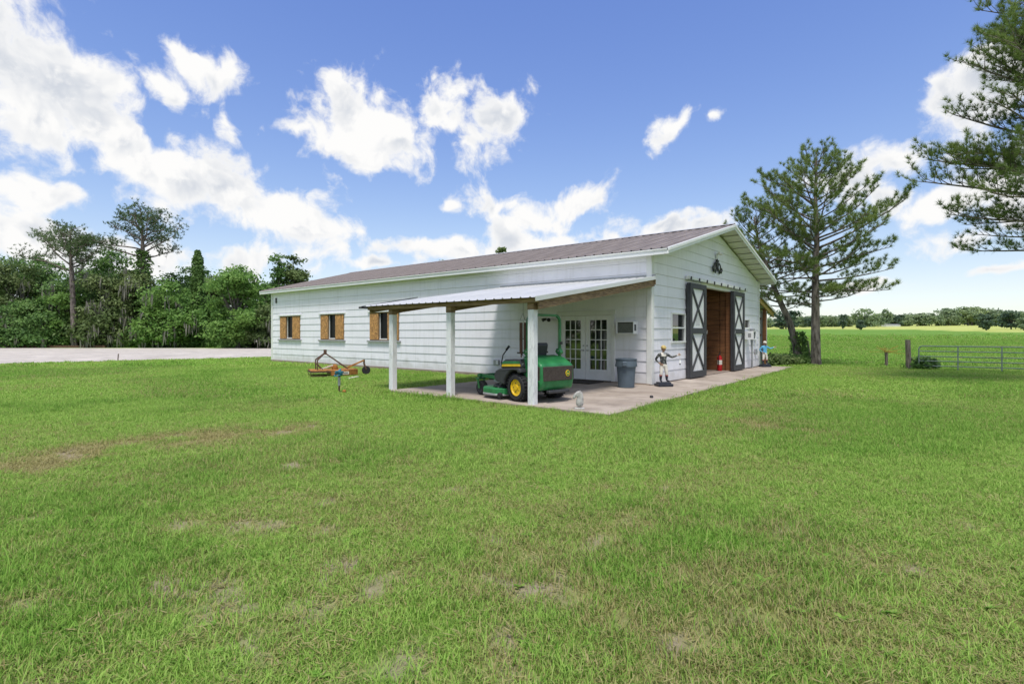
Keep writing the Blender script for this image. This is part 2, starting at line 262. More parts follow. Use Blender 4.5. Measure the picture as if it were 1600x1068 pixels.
def leaf_mat(name, c1, c2, c3, trans=.35, scale=.5, rough=.55):
    m = bpy.data.materials.new(name); m.use_nodes = True; N, L = NT(m.node_tree)
    out = N.new('ShaderNodeOutputMaterial'); p = N.new('ShaderNodeBsdfPrincipled'); p.inputs['Roughness'].default_value = rough; p.inputs['Specular IOR Level'].default_value = .25
    t = N.new('ShaderNodeBsdfTranslucent'); ms = N.new('ShaderNodeMixShader'); ms.inputs[0].default_value = trans
    L.new(p.outputs[0], ms.inputs[1]); L.new(t.outputs[0], ms.inputs[2]); L.new(ms.outputs[0], out.inputs[0])
    g = N.new('ShaderNodeNewGeometry'); n = N.new('ShaderNodeTexNoise'); n.inputs['Scale'].default_value = scale; n.inputs['Detail'].default_value = 4; L.new(g.outputs['Position'], n.inputs['Vector'])
    a = N.new('ShaderNodeMath'); a.operation = 'MULTIPLY_ADD'; a.inputs[1].default_value = .55; L.new(g.outputs['Random Per Island'], a.inputs[0])
    sc = N.new('ShaderNodeMath'); sc.operation = 'MULTIPLY_ADD'; sc.inputs[1].default_value = 1.5; sc.inputs[2].default_value = -.55; L.new(n.outputs[0], sc.inputs[0]); L.new(sc.outputs[0], a.inputs[2])
    oi = N.new('ShaderNodeObjectInfo'); b = N.new('ShaderNodeMath'); b.operation = 'MULTIPLY_ADD'; b.inputs[1].default_value = .3; L.new(oi.outputs['Random'], b.inputs[0]); L.new(a.outputs[0], b.inputs[2])
    cr = N.new('ShaderNodeValToRGB'); e = cr.color_ramp.elements; e[0].position = 0; e[0].color = (*c1, 1); e[1].position = .95; e[1].color = (*c3, 1); k = cr.color_ramp.elements.new(.5); k.color = (*c2, 1)
    L.new(b.outputs[0], cr.inputs[0]); L.new(cr.outputs[0], p.inputs['Base Color'])
    br = N.new('ShaderNodeVectorMath'); br.operation = 'SCALE'; br.inputs[3].default_value = 1.15; L.new(cr.outputs[0], br.inputs[0]); L.new(br.outputs[0], t.inputs[0])
    return m
M_NEED = leaf_mat('pine_needles', (0.078, 0.13, 0.036), (0.14, 0.21, 0.053), (0.24, 0.31, 0.085), .25, .7)
M_NEED2 = leaf_mat('tall_pine_needles', (0.060, 0.105, 0.042), (0.090, 0.150, 0.057), (0.150, 0.210, 0.083), .25, .5)
M_LEAF = leaf_mat('oak_leaves', (0.054, 0.112, 0.034), (0.098, 0.195, 0.052), (0.178, 0.295, 0.08), .35, .45)
M_LEAFB = leaf_mat('bright_leaves', (0.068, 0.150, 0.036), (0.120, 0.247, 0.054), (0.203, 0.345, 0.083), .4, .6)
M_LEAFO = leaf_mat('olive_leaves', (.07, .115, .036), (.115, .17, .055), (.18, .235, .085), .3, .4)
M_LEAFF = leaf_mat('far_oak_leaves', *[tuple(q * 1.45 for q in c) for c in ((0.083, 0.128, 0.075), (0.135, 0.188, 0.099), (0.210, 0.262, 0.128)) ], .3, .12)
M_LEAFFD = leaf_mat('dark_far_leaves', (0.045, 0.083, 0.063), (0.072, 0.120, 0.078), (0.105, 0.158, 0.093), .3, .2)
M_MOSS = leaf_mat('spanish_moss', (.15, .15, .12), (.21, .21, .17), (.29, .28, .24), .3, .8)
M_DRYF = leaf_mat('dry_fronds', (.35, .22, .05), (.48, .32, .08), (.55, .42, .14), .3, .8)
M_VINE = leaf_mat('vine_leaves', (0.060, 0.120, 0.033), (0.098, 0.180, 0.045), (0.150, 0.255, 0.068), .35, 1.2)

# ------------------------------------------------------------------ mesh helpers
class MB:
    def __init__(s): s.v = []; s.f = []; s.m = []
    def add(s, v, f, mi=0):
        b = len(s.v); s.v += [tuple(p) for p in v]; s.f += [tuple(i + b for i in q) for q in f]; s.m += [mi] * len(f); return s
    def box(s, x0, y0, z0, x1, y1, z1, mi=0):
        return s.add([(x0,y0,z0),(x1,y0,z0),(x1,y1,z0),(x0,y1,z0),(x0,y0,z1),(x1,y0,z1),(x1,y1,z1),(x0,y1,z1)],
                     [(0,3,2,1),(4,5,6,7),(0,1,5,4),(1,2,6,5),(2,3,7,6),(3,0,4,7)], mi)
    def beam(s, p, q, w, h, up=(0, 0, 1), mi=0):
        p = Vector(p); q = Vector(q); d = (q - p).normalized(); u = Vector(up); sd_ = d.cross(u)
        if sd_.length < 1e-4: sd_ = d.cross(Vector((1, 0, 0)))
        sd_.normalize(); u = sd_.cross(d).normalized()
        a = sd_ * w / 2; b = u * h / 2
        return s.add([p-a-b, p+a-b, p+a+b, p-a+b, q-a-b, q+a-b, q+a+b, q-a+b], [(0,1,2,3),(7,6,5,4),(0,4,5,1),(1,5,6,2),(2,6,7,3),(3,7,4,0)], mi)
    def tube(s, pts, rad, n=8, mi=0, cap=True):
        pts = [Vector(p) for p in pts]
        if not hasattr(rad, '__len__'): rad = [rad] * len(pts)
        vs = []; fs = []; ref = None
        for i, p in enumerate(pts):
            d = (pts[min(i + 1, len(pts) - 1)] - pts[max(i - 1, 0)]).normalized()
            if ref is None:
                ref = Vector((0, 0, 1)) if abs(d.z) < .9 else Vector((1, 0, 0))
            a = d.cross(ref).normalized(); b = d.cross(a).normalized(); ref = a.cross(d) if a.cross(d).length > .1 else ref
            for k in range(n):
                t = 2 * math.pi * k / n; vs.append(p + a * (math.cos(t) * rad[i]) + b * (math.sin(t) * rad[i]))
        for i in range(len(pts) - 1):
            for k in range(n):
                k2 = (k + 1) % n; fs.append((i*n+k, i*n+k2, (i+1)*n+k2, (i+1)*n+k))
        if cap: fs.append(tuple(range(n))[::-1]); fs.append(tuple((len(pts)-1)*n + k for k in range(n)))
        return s.add(vs, fs, mi)
    def lathe(s, prof, c=(0, 0, 0), n=20, mi=0, axis='z', cap=True):
        vs = []; fs = []
        for (r, z) in prof:
            for k in range(n):
                t = 2 * math.pi * k / n; x, y = r * math.cos(t), r * math.sin(t)
                q = (x, y, z) if axis == 'z' else ((x, z, y) if axis == 'y' else (z, x, y))
                vs.append((c[0]+q[0], c[1]+q[1], c[2]+q[2]))
        for i in range(len(prof) - 1):
            for k in range(n):
                k2 = (k + 1) % n; fs.append((i*n+k, i*n+k2, (i+1)*n+k2, (i+1)*n+k))
        if cap: fs.append(tuple(range(n))[::-1]); fs.append(tuple((len(prof)-1)*n + k for k in range(n)))
        return s.add(vs, fs, mi)
    def prism(s, poly, y0, y1, axis='y', mi=0):
        # poly in the plane normal to axis
        def mk(a, b, t): return (a, t, b) if axis == 'y' else ((t, a, b) if axis == 'x' else (a, b, t))
        n = len(poly); vs = [mk(a, b, y0) for a, b in poly] + [mk(a, b, y1) for a, b in poly]
        fs = [tuple(range(n)), tuple(range(2*n-1, n-1, -1))] + [(i, i+n, (i+1) % n + n, (i+1) % n) for i in range(n)]
        return s.add(vs, fs, mi)
    def build(s, name, m, parent=None, smooth=False, bevel=0, bseg=1, loc=None, rot=None):
        me = bpy.data.meshes.new(name); me.from_pydata([tuple(v) for v in s.v], [], s.f)
        bm = bmesh.new(); bm.from_mesh(me); bmesh.ops.recalc_face_normals(bm, faces=bm.faces); bm.to_mesh(me); bm.free()
        for x in (m if isinstance(m, (list, tuple)) else [m]): me.materials.append(x)
        if any(s.m) : me.polygons.foreach_set('material_index', s.m)
        if smooth:
            me.polygons.foreach_set('use_smooth', [True] * len(me.polygons)); me.set_sharp_from_angle(angle=R(38))
        o = bpy.data.objects.new(name, me); COL.objects.link(o)
        if parent: o.parent = parent
        if loc: o.location = loc
        if rot: o.rotation_euler = rot
        if bevel:
            b = o.modifiers.new('bevel', 'BEVEL'); b.width = bevel; b.segments = bseg; b.limit_method = 'ANGLE'; b.angle_limit = R(40)
            b.harden_normals = False
        return o
def tag(o, label=None, cat=None, group=None, kind=None):
    if label: o['label'] = label
    if cat: o['category'] = cat
    if group: o['group'] = group
    if kind: o['kind'] = kind
    return o
def empty(name, loc=(0, 0, 0), rz=0, label=None, cat=None, group=None):
    o = bpy.data.objects.new(name, None); COL.objects.link(o); o.location = loc; o.rotation_euler = (0, 0, rz); o.empty_display_size = .2
    return tag(o, label, cat, group)
def inst(name, me, parent=None, loc=(0, 0, 0), rot=(0, 0, 0), sc=None):
    o = bpy.data.objects.new(name, me); COL.objects.link(o); o.location = loc; o.rotation_euler = rot
    if parent: o.parent = parent
    if sc: o.scale = sc
    return o
def raw_mesh(name, V, F, m, smooth=False):
    me = bpy.data.meshes.new(name); V = np.asarray(V, dtype=np.float32); F = np.asarray(F, dtype=np.int32)
    k = F.shape[1]; me.vertices.add(len(V)); me.vertices.foreach_set('co', V.ravel()); me.loops.add(F.size); me.loops.foreach_set('vertex_index', F.ravel())
    me.polygons.add(len(F)); me.polygons.foreach_set('loop_start', np.arange(0, F.size, k, dtype=np.int32)); me.update(calc_edges=True)
    if smooth: me.polygons.foreach_set('use_smooth', [True] * len(F))
    for x in (m if isinstance(m, (list, tuple)) else [m]): me.materials.append(x)
    me.validate(); return me
# value noise
def vnoise(x, y, seed=0):
    xi = np.floor(x).astype(np.int64); yi = np.floor(y).astype(np.int64); xf = x - xi; yf = y - yi
    def h(a, b):
        n = (a * 374761393 + b * 668265263 + seed * 1274126177) & 0x7fffffff
        n = ((n ^ (n >> 13)) * 1103515245 + 12345) & 0x7fffffff
        n = ((n ^ (n >> 16)) * 22695477 + 1) & 0x7fffffff
        return (n & 0xffff) / 65535.0
    u = xf * xf * (3 - 2 * xf); v = yf * yf * (3 - 2 * yf)
    return (h(xi, yi) * (1-u) + h(xi+1, yi) * u) * (1-v) + (h(xi, yi+1) * (1-u) + h(xi+1, yi+1) * u) * v
def fbm(x, y, f, seed=0, o=4):
    s = 0; a = .5; t = 0
    for i in range(o): s = s + a * vnoise(x * f, y * f, seed + i); t += a; a *= .5; f *= 2.03
    return s / t
def sstep(a, b, x): t = np.clip((x - a) / (b - a), 0, 1); return t * t * (3 - 2 * t)

# ------------------------------------------------------------------ ground
def gz(x, y):
    t = np.clip((np.asarray(x, float) - 17) / 380.0, 0, 3)
    return 6.2 * t * np.clip((np.asarray(x, float) - 17) / 25, 0, 1)
def near_poly(px, py, pts):
    d = np.full(np.shape(px), 1e9)
    for (a, b) in zip(pts[:-1], pts[1:]):
        ax, ay = a; bx, by = b; t = np.clip(((px-ax)*(bx-ax) + (py-ay)*(by-ay)) / ((bx-ax)**2 + (by-ay)**2), 0, 1)
        d = np.minimum(d, np.hypot(px - ax - t*(bx-ax), py - ay - t*(by-ay)))
    return d
def gpt(px, py):      # ground point seen at that pixel (flat part of the lawn)
    return at(px, FPX * CAMP.z / (py - 521))
TRACK = [gpt(-60, 760), gpt(20, 742), gpt(150, 703), gpt(290, 686), gpt(430, 672)]
TRACK2 = [gpt(1180, 664), gpt(1250, 672), gpt(1350, 684)]
SPOTS = [(345, 960, .20), (372, 1015, .17), (368, 915, .10), (92, 938, .12), (60, 1000, .10), (250, 912, .08), (505, 915, .09), (520, 880, .08), (690, 965, .10), (480, 1000, .10), (620, 1050, .20), (780, 1055, .14), (1055, 855, .09), (1095, 998, .11), (1500, 1010, .12)]
TRACK3 = [gpt(1020, 655), gpt(1100, 668), gpt(1200, 640), gpt(1290, 615)]
def lawn_fields(x, y):
    dc = np.hypot(x - CAMP.x, y - CAMP.y)
    n1 = fbm(x, y, 2.9, 3, 4); n2 = fbm(x, y, .45, 11, 3); n3 = fbm(x, y, 4.2, 23, 3)
    side = (x - CAMP.x) * RT.x + (y - CAMP.y) * RT.y
    thr = .725 - .125 * sstep(8, 2.5, dc) * (.45 + .55 * sstep(1.5, -1.0, side)) + .06 * sstep(8, 20, dc)
    bare = sstep(thr - .075, thr + .075, n1 * .72 + n3 * .28 + .05 * n2)
    tr = np.exp(-(near_poly(x, y, TRACK) / .62) ** 2) * sstep(.36, .54, fbm(x, y, 1.0, 31, 3) + .08)
    tr2 = np.exp(-(near_poly(x, y, TRACK2) / .22) ** 2) * sstep(.38, .52, fbm(x, y, 2.2, 37, 3))
    dry = .05 + .25 * sstep(.42, .70, n2 * .6 + n1 * .4) + .36 * np.exp(-(near_poly(x, y, TRACK3) / .9) ** 2) * n1 * 1.3 + .24 * sstep(8, 2.5, dc) * sstep(.3, .6, n1)
    dry = np.clip(dry + .9 * tr + .6 * tr2, 0, 1)
    bare = np.clip(bare + .78 * tr * sstep(.45, .65, n1) + 1.0 * tr2 * sstep(.4, .55, n1), 0, 1)
    for (px, py, rr) in SPOTS:
        cx, cy = gpt(px, py); bare = np.maximum(bare, np.exp(-(np.hypot(x - cx, y - cy) / rr) ** 2) * sstep(.28, .62, n1 * .5 + n3 * .5) * 1.15)
    bare = np.clip(bare, 0, 1)
    lush = sstep(.50, .70, fbm(x, y, .38, 47, 4)) 
    return dry, bare, lush
def axis(a, b, core0, core1, step, growth=1.16):
    c = list(np.arange(core0, core1 + 1e-6, step)); s = step; v = core1
    while v < b: s *= growth; v += s; c.append(min(v, b))
    s = step; v = core0
    while v > a: s *= growth; v -= s; c.insert(0, max(v, a))
    return np.unique(np.array(c))
def ground_mat():
    m = bpy.data.materials.new('lawn_ground'); m.use_nodes = True; N, L = NT(m.node_tree)
    out = N.new('ShaderNodeOutputMaterial'); p = N.new('ShaderNodeBsdfPrincipled'); L.new(p.outputs[0], out.inputs[0]); p.inputs['Roughness'].default_value = .95; p.inputs['Specular IOR Level'].default_value = .1
    def attr(n):
        a = N.new('ShaderNodeAttribute'); a.attribute_name = n; return a.outputs['Fac']
    g = N.new('ShaderNodeNewGeometry')
    def noise(s, d=4, r=.6):
        n = N.new('ShaderNodeTexNoise'); n.inputs['Scale'].default_value = s; n.inputs['Detail'].default_value = d; n.inputs['Roughness'].default_value = r; L.new(g.outputs['Position'], n.inputs['Vector']); return n.outputs[0]
    def rng_(s, a, b, c=0, d=1):
        r = N.new('ShaderNodeMapRange'); r.inputs[1].default_value = a; r.inputs[2].default_value = b; r.inputs[3].default_value = c; r.inputs[4].default_value = d; L.new(s, r.inputs[0]); return r.outputs[0]
    def mix(f, a, b):
        x = N.new('ShaderNodeMix'); x.data_type = 'RGBA'
        for s, i in ((f, 0), (a, 6), (b, 7)):
            if isinstance(s, tuple): x.inputs[i].default_value = (*s, 1)
            else: L.new(s, x.inputs[i])
        return x.outputs[2]
    thatch = mix(rng_(noise(45, 6, .7), .3, .7), (.09, .17, .024), (.22, .32, .065))
    lawn = mix(attr('dry'), thatch, (.26, .23, .10))
    soil = mix(rng_(noise(16, 8, .7), .3, .7), (.19, .155, .105), (.36, .30, .225))
    near = mix(attr('bare'), lawn, soil)
    # lawn seen from afar, and the pasture
    far1 = mix(rng_(noise(3.0, 7, .7), .3, .7), (.13, .29, .035), (.22, .41, .06))
    far2 = mix(rng_(noise(.22, 5, .6), .35, .68), far1, (.25, .36, .07))
    fl = mix(attr('far'), near, far2)
    past0 = mix(rng_(noise(.05, 6, .65), .36, .64), (.082, .20, .028), (.125, .255, .04))
    past = mix(rng_(noise(.8, 9, .8), .36, .7), past0, (.17, .28, .05))
    sunlit_tint = mix(rng_(noise(.09, 5, .6), .35, .7), (.40, .46, .11), (.50, .50, .19))  # distant strip in sun: the sunlight is painted in as paler yellow grass
    fl = mix(attr('pasture'), fl, past)
    fl = mix(attr('sunlit_tint'), fl, sunlit_tint)
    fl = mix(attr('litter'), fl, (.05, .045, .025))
    L.new(fl, p.inputs['Base Color'])
    b = N.new('ShaderNodeBump'); b.inputs['Strength'].default_value = .6; b.inputs['Distance'].default_value = .03; L.new(noise(22, 6, .7), b.inputs['Height']); L.new(b.outputs[0], p.inputs['Normal'])
    return m
def build_ground():
    xs = axis(-260, 1500, -17, 16, .22); ys = axis(-700, 700, -14, 20, .22)
    X, Y = np.meshgrid(xs, ys, indexing='ij'); x = X.ravel(); y = Y.ravel()
    z = gz(x, y)
    nx, ny = len(xs), len(ys); i = np.arange(nx - 1)[:, None]; j = np.arange(ny - 1)[None, :]; a = i * ny + j
    F = np.stack([a, a + ny, a + ny + 1, a + 1], -1).reshape(-1, 4)
    me = raw_mesh('ground', np.stack([x, y, z], 1), F, ground_mat(), True)
    dry, bare, lush = lawn_fields(x, y); dc = np.hypot(x - CAMP.x, y - CAMP.y)
    lim = np.interp(y, [-400, -60, -13, 6, 40, 200], [95, 100, 128, 192, 205, 230]); sunlit_tint = sstep(-6, 6, x - lim + 22 * (fbm(x, y, .03, 5, 3) - .5))  # outline of the painted sunlit strip, where the cloud shadow ends
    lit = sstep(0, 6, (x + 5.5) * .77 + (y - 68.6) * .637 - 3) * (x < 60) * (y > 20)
    for n, v in (('dry', dry), ('bare', bare), ('far', sstep(16, 34, dc)), ('pasture', sstep(15.2, 18, x)), ('sunlit_tint', sunlit_tint * .9), ('litter', lit)):
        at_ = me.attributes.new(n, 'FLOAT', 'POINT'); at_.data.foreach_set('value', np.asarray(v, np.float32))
    o = bpy.data.objects.new('ground', me); COL.objects.link(o); tag(o, 'mown green lawn running out into a wide pasture', 'ground', kind='structure')
build_ground()

# concrete drive on the left, behind the barn's far end
PATIO = [(-5.5, -1.76), (11.6, -1.22), (11.6, -.02), (.0, -.02), (.0, 4.62), (-5.5, 4.62)]
DRIVE = [(-70, 42.4), (-9.9, 29.55), (2.3, 26.9), (15, 24.2), (26, 30.4), (12.2, 47.2), (-5.5, 68.6), (-50, 122)]
d = MB(); d.prism(DRIVE, -.2, .03, 'z'); tag(d.build('concrete_drive', M_DRIVE), 'pale concrete drive in front of the woods on the left', 'drive', kind='structure')
# patio of cast slabs with open joints
pat = tag(MB().prism([(a * .998, b * .99) for a, b in PATIO], -.2, .035, 'z').build('patio', M_FOUND), 'stained concrete patio and walk along the barn', 'patio', kind='structure')
def slab(poly):
    MB().prism(poly, -.1, .07 + random.uniform(-.003, .003), 'z').build('concrete_slab', M_CONC, pat, bevel=.012)
J = .012
def py_edge(x): return -1.76 + (x + 5.5) * .54 / 17.1
cuts = [-5.5, -2.75, .0, 3.0, 6.0, 9.0, 11.6]
for a, b in zip(cuts[:-1], cuts[1:]):
    slab([(a + J, py_edge(a)), (b - J, py_edge(b)), (b - J, -.03), (a + J, -.03)])
for (y0, y1) in ((0.0, 2.3), (2.3, 4.62)):
    for (x0, x1) in ((-5.5, -2.75), (-2.75, -.03)):
        slab([(x0 + J, y0), (x1 - J, y0), (x1 - J, y1 - J), (x0 + J, y1 - J)])
k = MB()
a = Vector((*at(-70, 56), 0)); b = Vector((*at(165, 56.5), 0))
k.beam(a + Vector((0, 0, .12)), b + Vector((0, 0, .12)), .3, .26); tag(k.build('kerb', M_RUSTD), 'long low dark timber edging along far side of the drive', 'edging', kind=None)

# ------------------------------------------------------------------ barn
WB, LB, HE = 10.9, 22.0, 3.76; SL = (5.30 - 3.80) / 5.78
def rz_(x): return 3.72 + .02 + min(x, WB - x) * SL * 1.0     # underside of roof at wall plane
barn = empty('barn', (0, 0, 0), 0, 'long white lap-sided barn with weathered brown metal roof', 'barn')
COURSE = .312; Z0 = .10
def cells(s0, s1, zlo, zhi, ops, top):
    br = {s0, s1}
    for (a, b, c, e) in ops:
        if c < zhi and e > zlo:
            for v in (a, b):
                if s0 < v < s1: br.add(v)
    if top:
        for z in (zlo, zhi):
            dx = (z - 3.74) / SL
            for v in (dx, WB - dx):
                if s0 < v < s1: br.add(v)
        if s0 < WB / 2 < s1: br.add(WB / 2)
    br = sorted(br); out = []
    for a, b in zip(br[:-1], br[1:]):
        if b - a < 1e-4: continue
        mid = (a + b) / 2; iv = [(zlo, zhi)]
        for (p, q, c, e) in ops:
            if p <= mid <= q:
                nv = []
                for (u, w) in iv:
                    if e <= u or c >= w: nv.append((u, w)); continue
                    if c > u: nv.append((u, c))
                    if e < w: nv.append((e, w))
                iv = nv
        for (u, w) in iv:
            ta = tb = w
            if top: ta = min(w, top(a)); tb = min(w, top(b))
            if ta <= u + 1e-4 and tb <= u + 1e-4: continue
            out.append((a, b, u, max(ta, u), max(tb, u)))
    return out
def wall(frame, s0, s1, ztop, ops, top, name='wall'):
    # frame(s, n, z): n points outwards
    w = MB()
    for (a, b, u, ta, tb) in cells(s0, s1, Z0, ztop, ops, top):
        v = [frame(a, -.14, u), frame(b, -.14, u), frame(b, -.14, tb), frame(a, -.14, ta), frame(a, -.004, u), frame(b, -.004, u), frame(b, -.004, tb), frame(a, -.004, ta)]
        w.add(v, [(0,1,2,3),(7,6,5,4),(0,4,5,1),(1,5,6,2),(2,6,7,3),(3,7,4,0)])
    wo = w.build(name, M_SID, barn)
    n = int(math.ceil((ztop - Z0) / COURSE))
    for i in range(n):
        zl = Z0 + i * COURSE; zh = min(zl + COURSE, ztop); jit = random.uniform(-.002, .003); runs = []
        for c in cells(s0, s1, zl + .004, zh - .003, ops, top):       # pieces that touch make one board
            hit = [q for q in runs if any(abs(k[1] - c[0]) < 1e-4 and k[2] < c[3] and c[2] < k[4] for k in q)]
            nr = [c] + [k for q in hit for k in q]; runs = [q for q in runs if q not in hit] + [nr]
        for run in runs:
          bd = MB()
          for (a, b, u, ta, tb) in run:
            def dep(z): return .023 - .018 * (z - zl) / COURSE + jit
            v = [frame(a, 0, u), frame(b, 0, u), frame(b, 0, tb), frame(a, 0, ta), frame(a, dep(u), u), frame(b, dep(u), u), frame(b, dep(tb), tb), frame(a, dep(ta), ta)]
            bd.add(v, [(0,1,2,3),(7,6,5,4),(0,4,5,1),(1,5,6,2),(2,6,7,3),(3,7,4,0)])
          bd.build('siding_board', M_SID, wo)
    return wo
WIN = [(19.02, 21.10), (15.10, 17.10), (11.10, 13.12)]
opsL = [(a, b, 1.22, 2.43) for a, b in WIN] + [(1.17, 3.09, -1, 2.12), (.44, .90, 1.50, 1.86)]
opsG = [(1.36, 2.44, 1.24, 2.14), (3.85, 6.95, -1, 3.12), (8.70, 9.44, 1.72, 2.1), (8.62, 9.0, 1.25, 1.62)]
wall(lambda s, n, z: (-n, s, z), .0, LB, 3.76, opsL, None)
wall(lambda s, n, z: (s, -n, z), .0, WB, 5.4, opsG, lambda x: rz_(x))
wall(lambda s, n, z: (WB + n, s, z), .0, LB, 3.76, [], None)
wall(lambda s, n, z: (s, LB + n, z), .0, WB, 5.4, [], lambda x: rz_(x))
# footing
f = MB(); f.box(-.06, -.012, -.3, .1, LB + .05, .1); f.box(-.10, -.014, -.3, WB + .05, .1, .098); f.box(WB - .1, 0, -.3, WB + .06, LB + .04, .097); f.box(0, LB - .1, -.3, WB, LB + .06, .096)
f.build('footing', M_FOUND, barn)
# corner trims
def cbox(name, x0, y0, z0, x1, y1, z1, m, parent=barn, bevel=.006, **k):
    return MB().box(x0, y0, z0, x1, y1, z1).build(name, m, parent, bevel=bevel, **k)
cbox('corner_trim', -.048, -.050, .08, .0, .115, 3.78, M_TRIM); cbox('corner_trim', .0, -.0505, .08, .115, -.0, 3.78, M_TRIM)
cbox('corner_trim', WB - .115, -.050, .08, WB, .0, 3.78, M_TRIM); cbox('corner_trim', WB, -.0505, .08, WB + .048, .115, 3.78, M_TRIM)
cbox('corner_trim', -.048, LB - .115, .08, .0, LB + .050, 3.78, M_TRIM)
# roof
OH, OF, OB = .32, .62, .78; XE = -OH; XR = WB / 2
ZE = 3.86; ZR = 5.38; sl = (ZR - ZE) / (XR - XE); ang = math.atan(sl); Y0, Y1 = -OF, LB + OB
rf = MB()
for sgn in (0, 1):
    def X(x): return x if not sgn else WB - x
    pts = [(X(XE + .03), Y0 + .03, ZE - .05), (X(XR), Y0 + .03, ZR - .05), (X(XR), Y1 - .03, ZR - .05), (X(XE + .03), Y1 - .03, ZE - .05)]
    lo = [(a, b, c - .06) for a, b, c in pts]
    rf.add(pts + lo, [(0,1,2,3),(7,6,5,4),(0,4,5,1),(1,5,6,2),(2,6,7,3),(3,7,4,0)])
roof = rf.build('roof', M_SOFF, barn)
def rib_panel(length, width, ribs, rh=.028, rw=.024):
    prof = [(0, 0)]; st = width / ribs
    for i in range(ribs):
        c = (i + .5) * st; prof += [(c - rw * 1.4, 0), (c - rw * .7, rh), (c + rw * .7, rh), (c + rw * 1.4, 0)]
    prof.append((width, 0)); n = len(prof); vs = []
    for x in (0, length): vs += [(x, y, z) for y, z in prof]
    fs = [(i, i + 1, i + 1 + n, i + n) for i in range(n - 1)]
    b = len(vs); vs2 = [(x, y, z - .004) for x, y, z in vs]; fs2 = [(b + i + n, b + i + 1 + n, b + i + 1, b + i) for i in range(n - 1)]
    mb = MB(); mb.add(vs + vs2, fs + fs2); return mb
PW = (Y1 - Y0) / 26; plen = math.hypot(XR - XE, ZR - ZE) + .02
pan = rib_panel(plen, PW + .006, 3).build('roof_panel', M_ROOF, roof); pme = pan.data
rme = pme
for sgn in (0, 1):
    for i in range(26):
        o = pan if (sgn == 0 and i == 0) else inst('roof_panel', pme, roof)
        dz = random.uniform(0, .004)
        if sgn == 0: o.location = (XE - .02, Y0 + i * PW, ZE - .035 + dz); o.rotation_euler = (0, -ang, 0)
        else: o.location = (WB + OH + .02, Y0 + (i + 1) * PW, ZE - .035 + dz); o.rotation_euler = (0, -ang, math.pi)
rc = MB(); rc.add([(XR - .16, Y0 - .02, ZR - .16 * sl + .016), (XR, Y0 - .02, ZR + .03), (XR + .16, Y0 - .02, ZR - .16 * sl + .016), (XR - .16, Y1 + .02, ZR - .16 * sl + .016), (XR, Y1 + .02, ZR + .03), (XR + .16, Y1 + .02, ZR - .16 * sl + .016)], [(0,1,4,3),(1,2,5,4)])
rco = rc.build('ridge_cap', M_RIDGE, roof); sm = rco.modifiers.new('s', 'SOLIDIFY'); sm.thickness = .01
# eave fascia with drip lip
for sgn in (0, 1):
    x0 = XE if not sgn else WB + OH - .03
    cbox('fascia', x0, Y0, ZE - .20, x0 + .03, Y1, ZE - .045, M_WHITE)
    x1 = XE - .025 if not sgn else WB + OH + .004
    cbox('drip_edge', x1, Y0 - .004, ZE - .085, x1 + .021, Y1 + .004, ZE - .047, M_TRIM, bevel=.004)
# rake fascia front and back: two stepped boards
for yy, sg in ((Y0, -1), (Y1, 1)):
    for sgn in (0, 1):
        def P(x, z): return (x if not sgn else WB - x, yy, z)
        for (w0, w1, t) in ((-.045, -.20, .028), (-.025, -.115, .055)):
            a = [P(XE - .0, ZE + w0), P(XR, ZR + w0), P(XR, ZR + w1), P(XE - .0, ZE + w1)]
            b = [(p[0], p[1] + sg * t, p[2]) for p in a]
            m_ = MB(); m_.add(a + b, [(0,1,2,3),(7,6,5,4),(0,4,5,1),(1,5,6,2),(2,6,7,3),(3,7,4,0)]); m_.build('rake_fascia', M_WHITE, barn, bevel=.006)
# soffits: boxed boards across the overhang
nb = 20
for sgn in (0, 1):
    sof = MB(); sof.beam((0, Y0 + .05, 0), (0.01, Y0 + .05, 0), .01, .01)
    pl = plen / nb
    so = None
    for i in range(nb):
        xa = XE + .035 + (XR - XE - .045) * i / nb; xb = XE + .035 + (XR - XE - .045) * (i + 1) / nb - .022
        za = ZE - .135 + (xa - XE) * sl; zb = ZE - .135 + (xb - XE) * sl; dz = .028 * (i % 2)
        v = []
        for yy in (Y0 + .004, -.03):
            for zz in (0, .018): v += [((xa if not sgn else WB - xa), yy, za + zz - dz), ((xb if not sgn else WB - xb), yy, zb + zz - dz)]
        m_ = MB(); m_.add(v, [(0,1,3,2),(4,6,7,5),(0,4,5,1),(2,3,7,6),(0,2,6,4),(1,5,7,3)])
        if so is None: so = m_.build('soffit', M_SOFF, barn)
        else: m_.build('soffit_board', M_SOFF, so)
cbox('eave_soffit', XE + .035, 0, ZE - .155, -.028, LB, ZE - .14, M_SOFF); 
cbox('frieze', -.045, .116, 3.63, -.026, LB - .12, 3.70, M_WHITE)
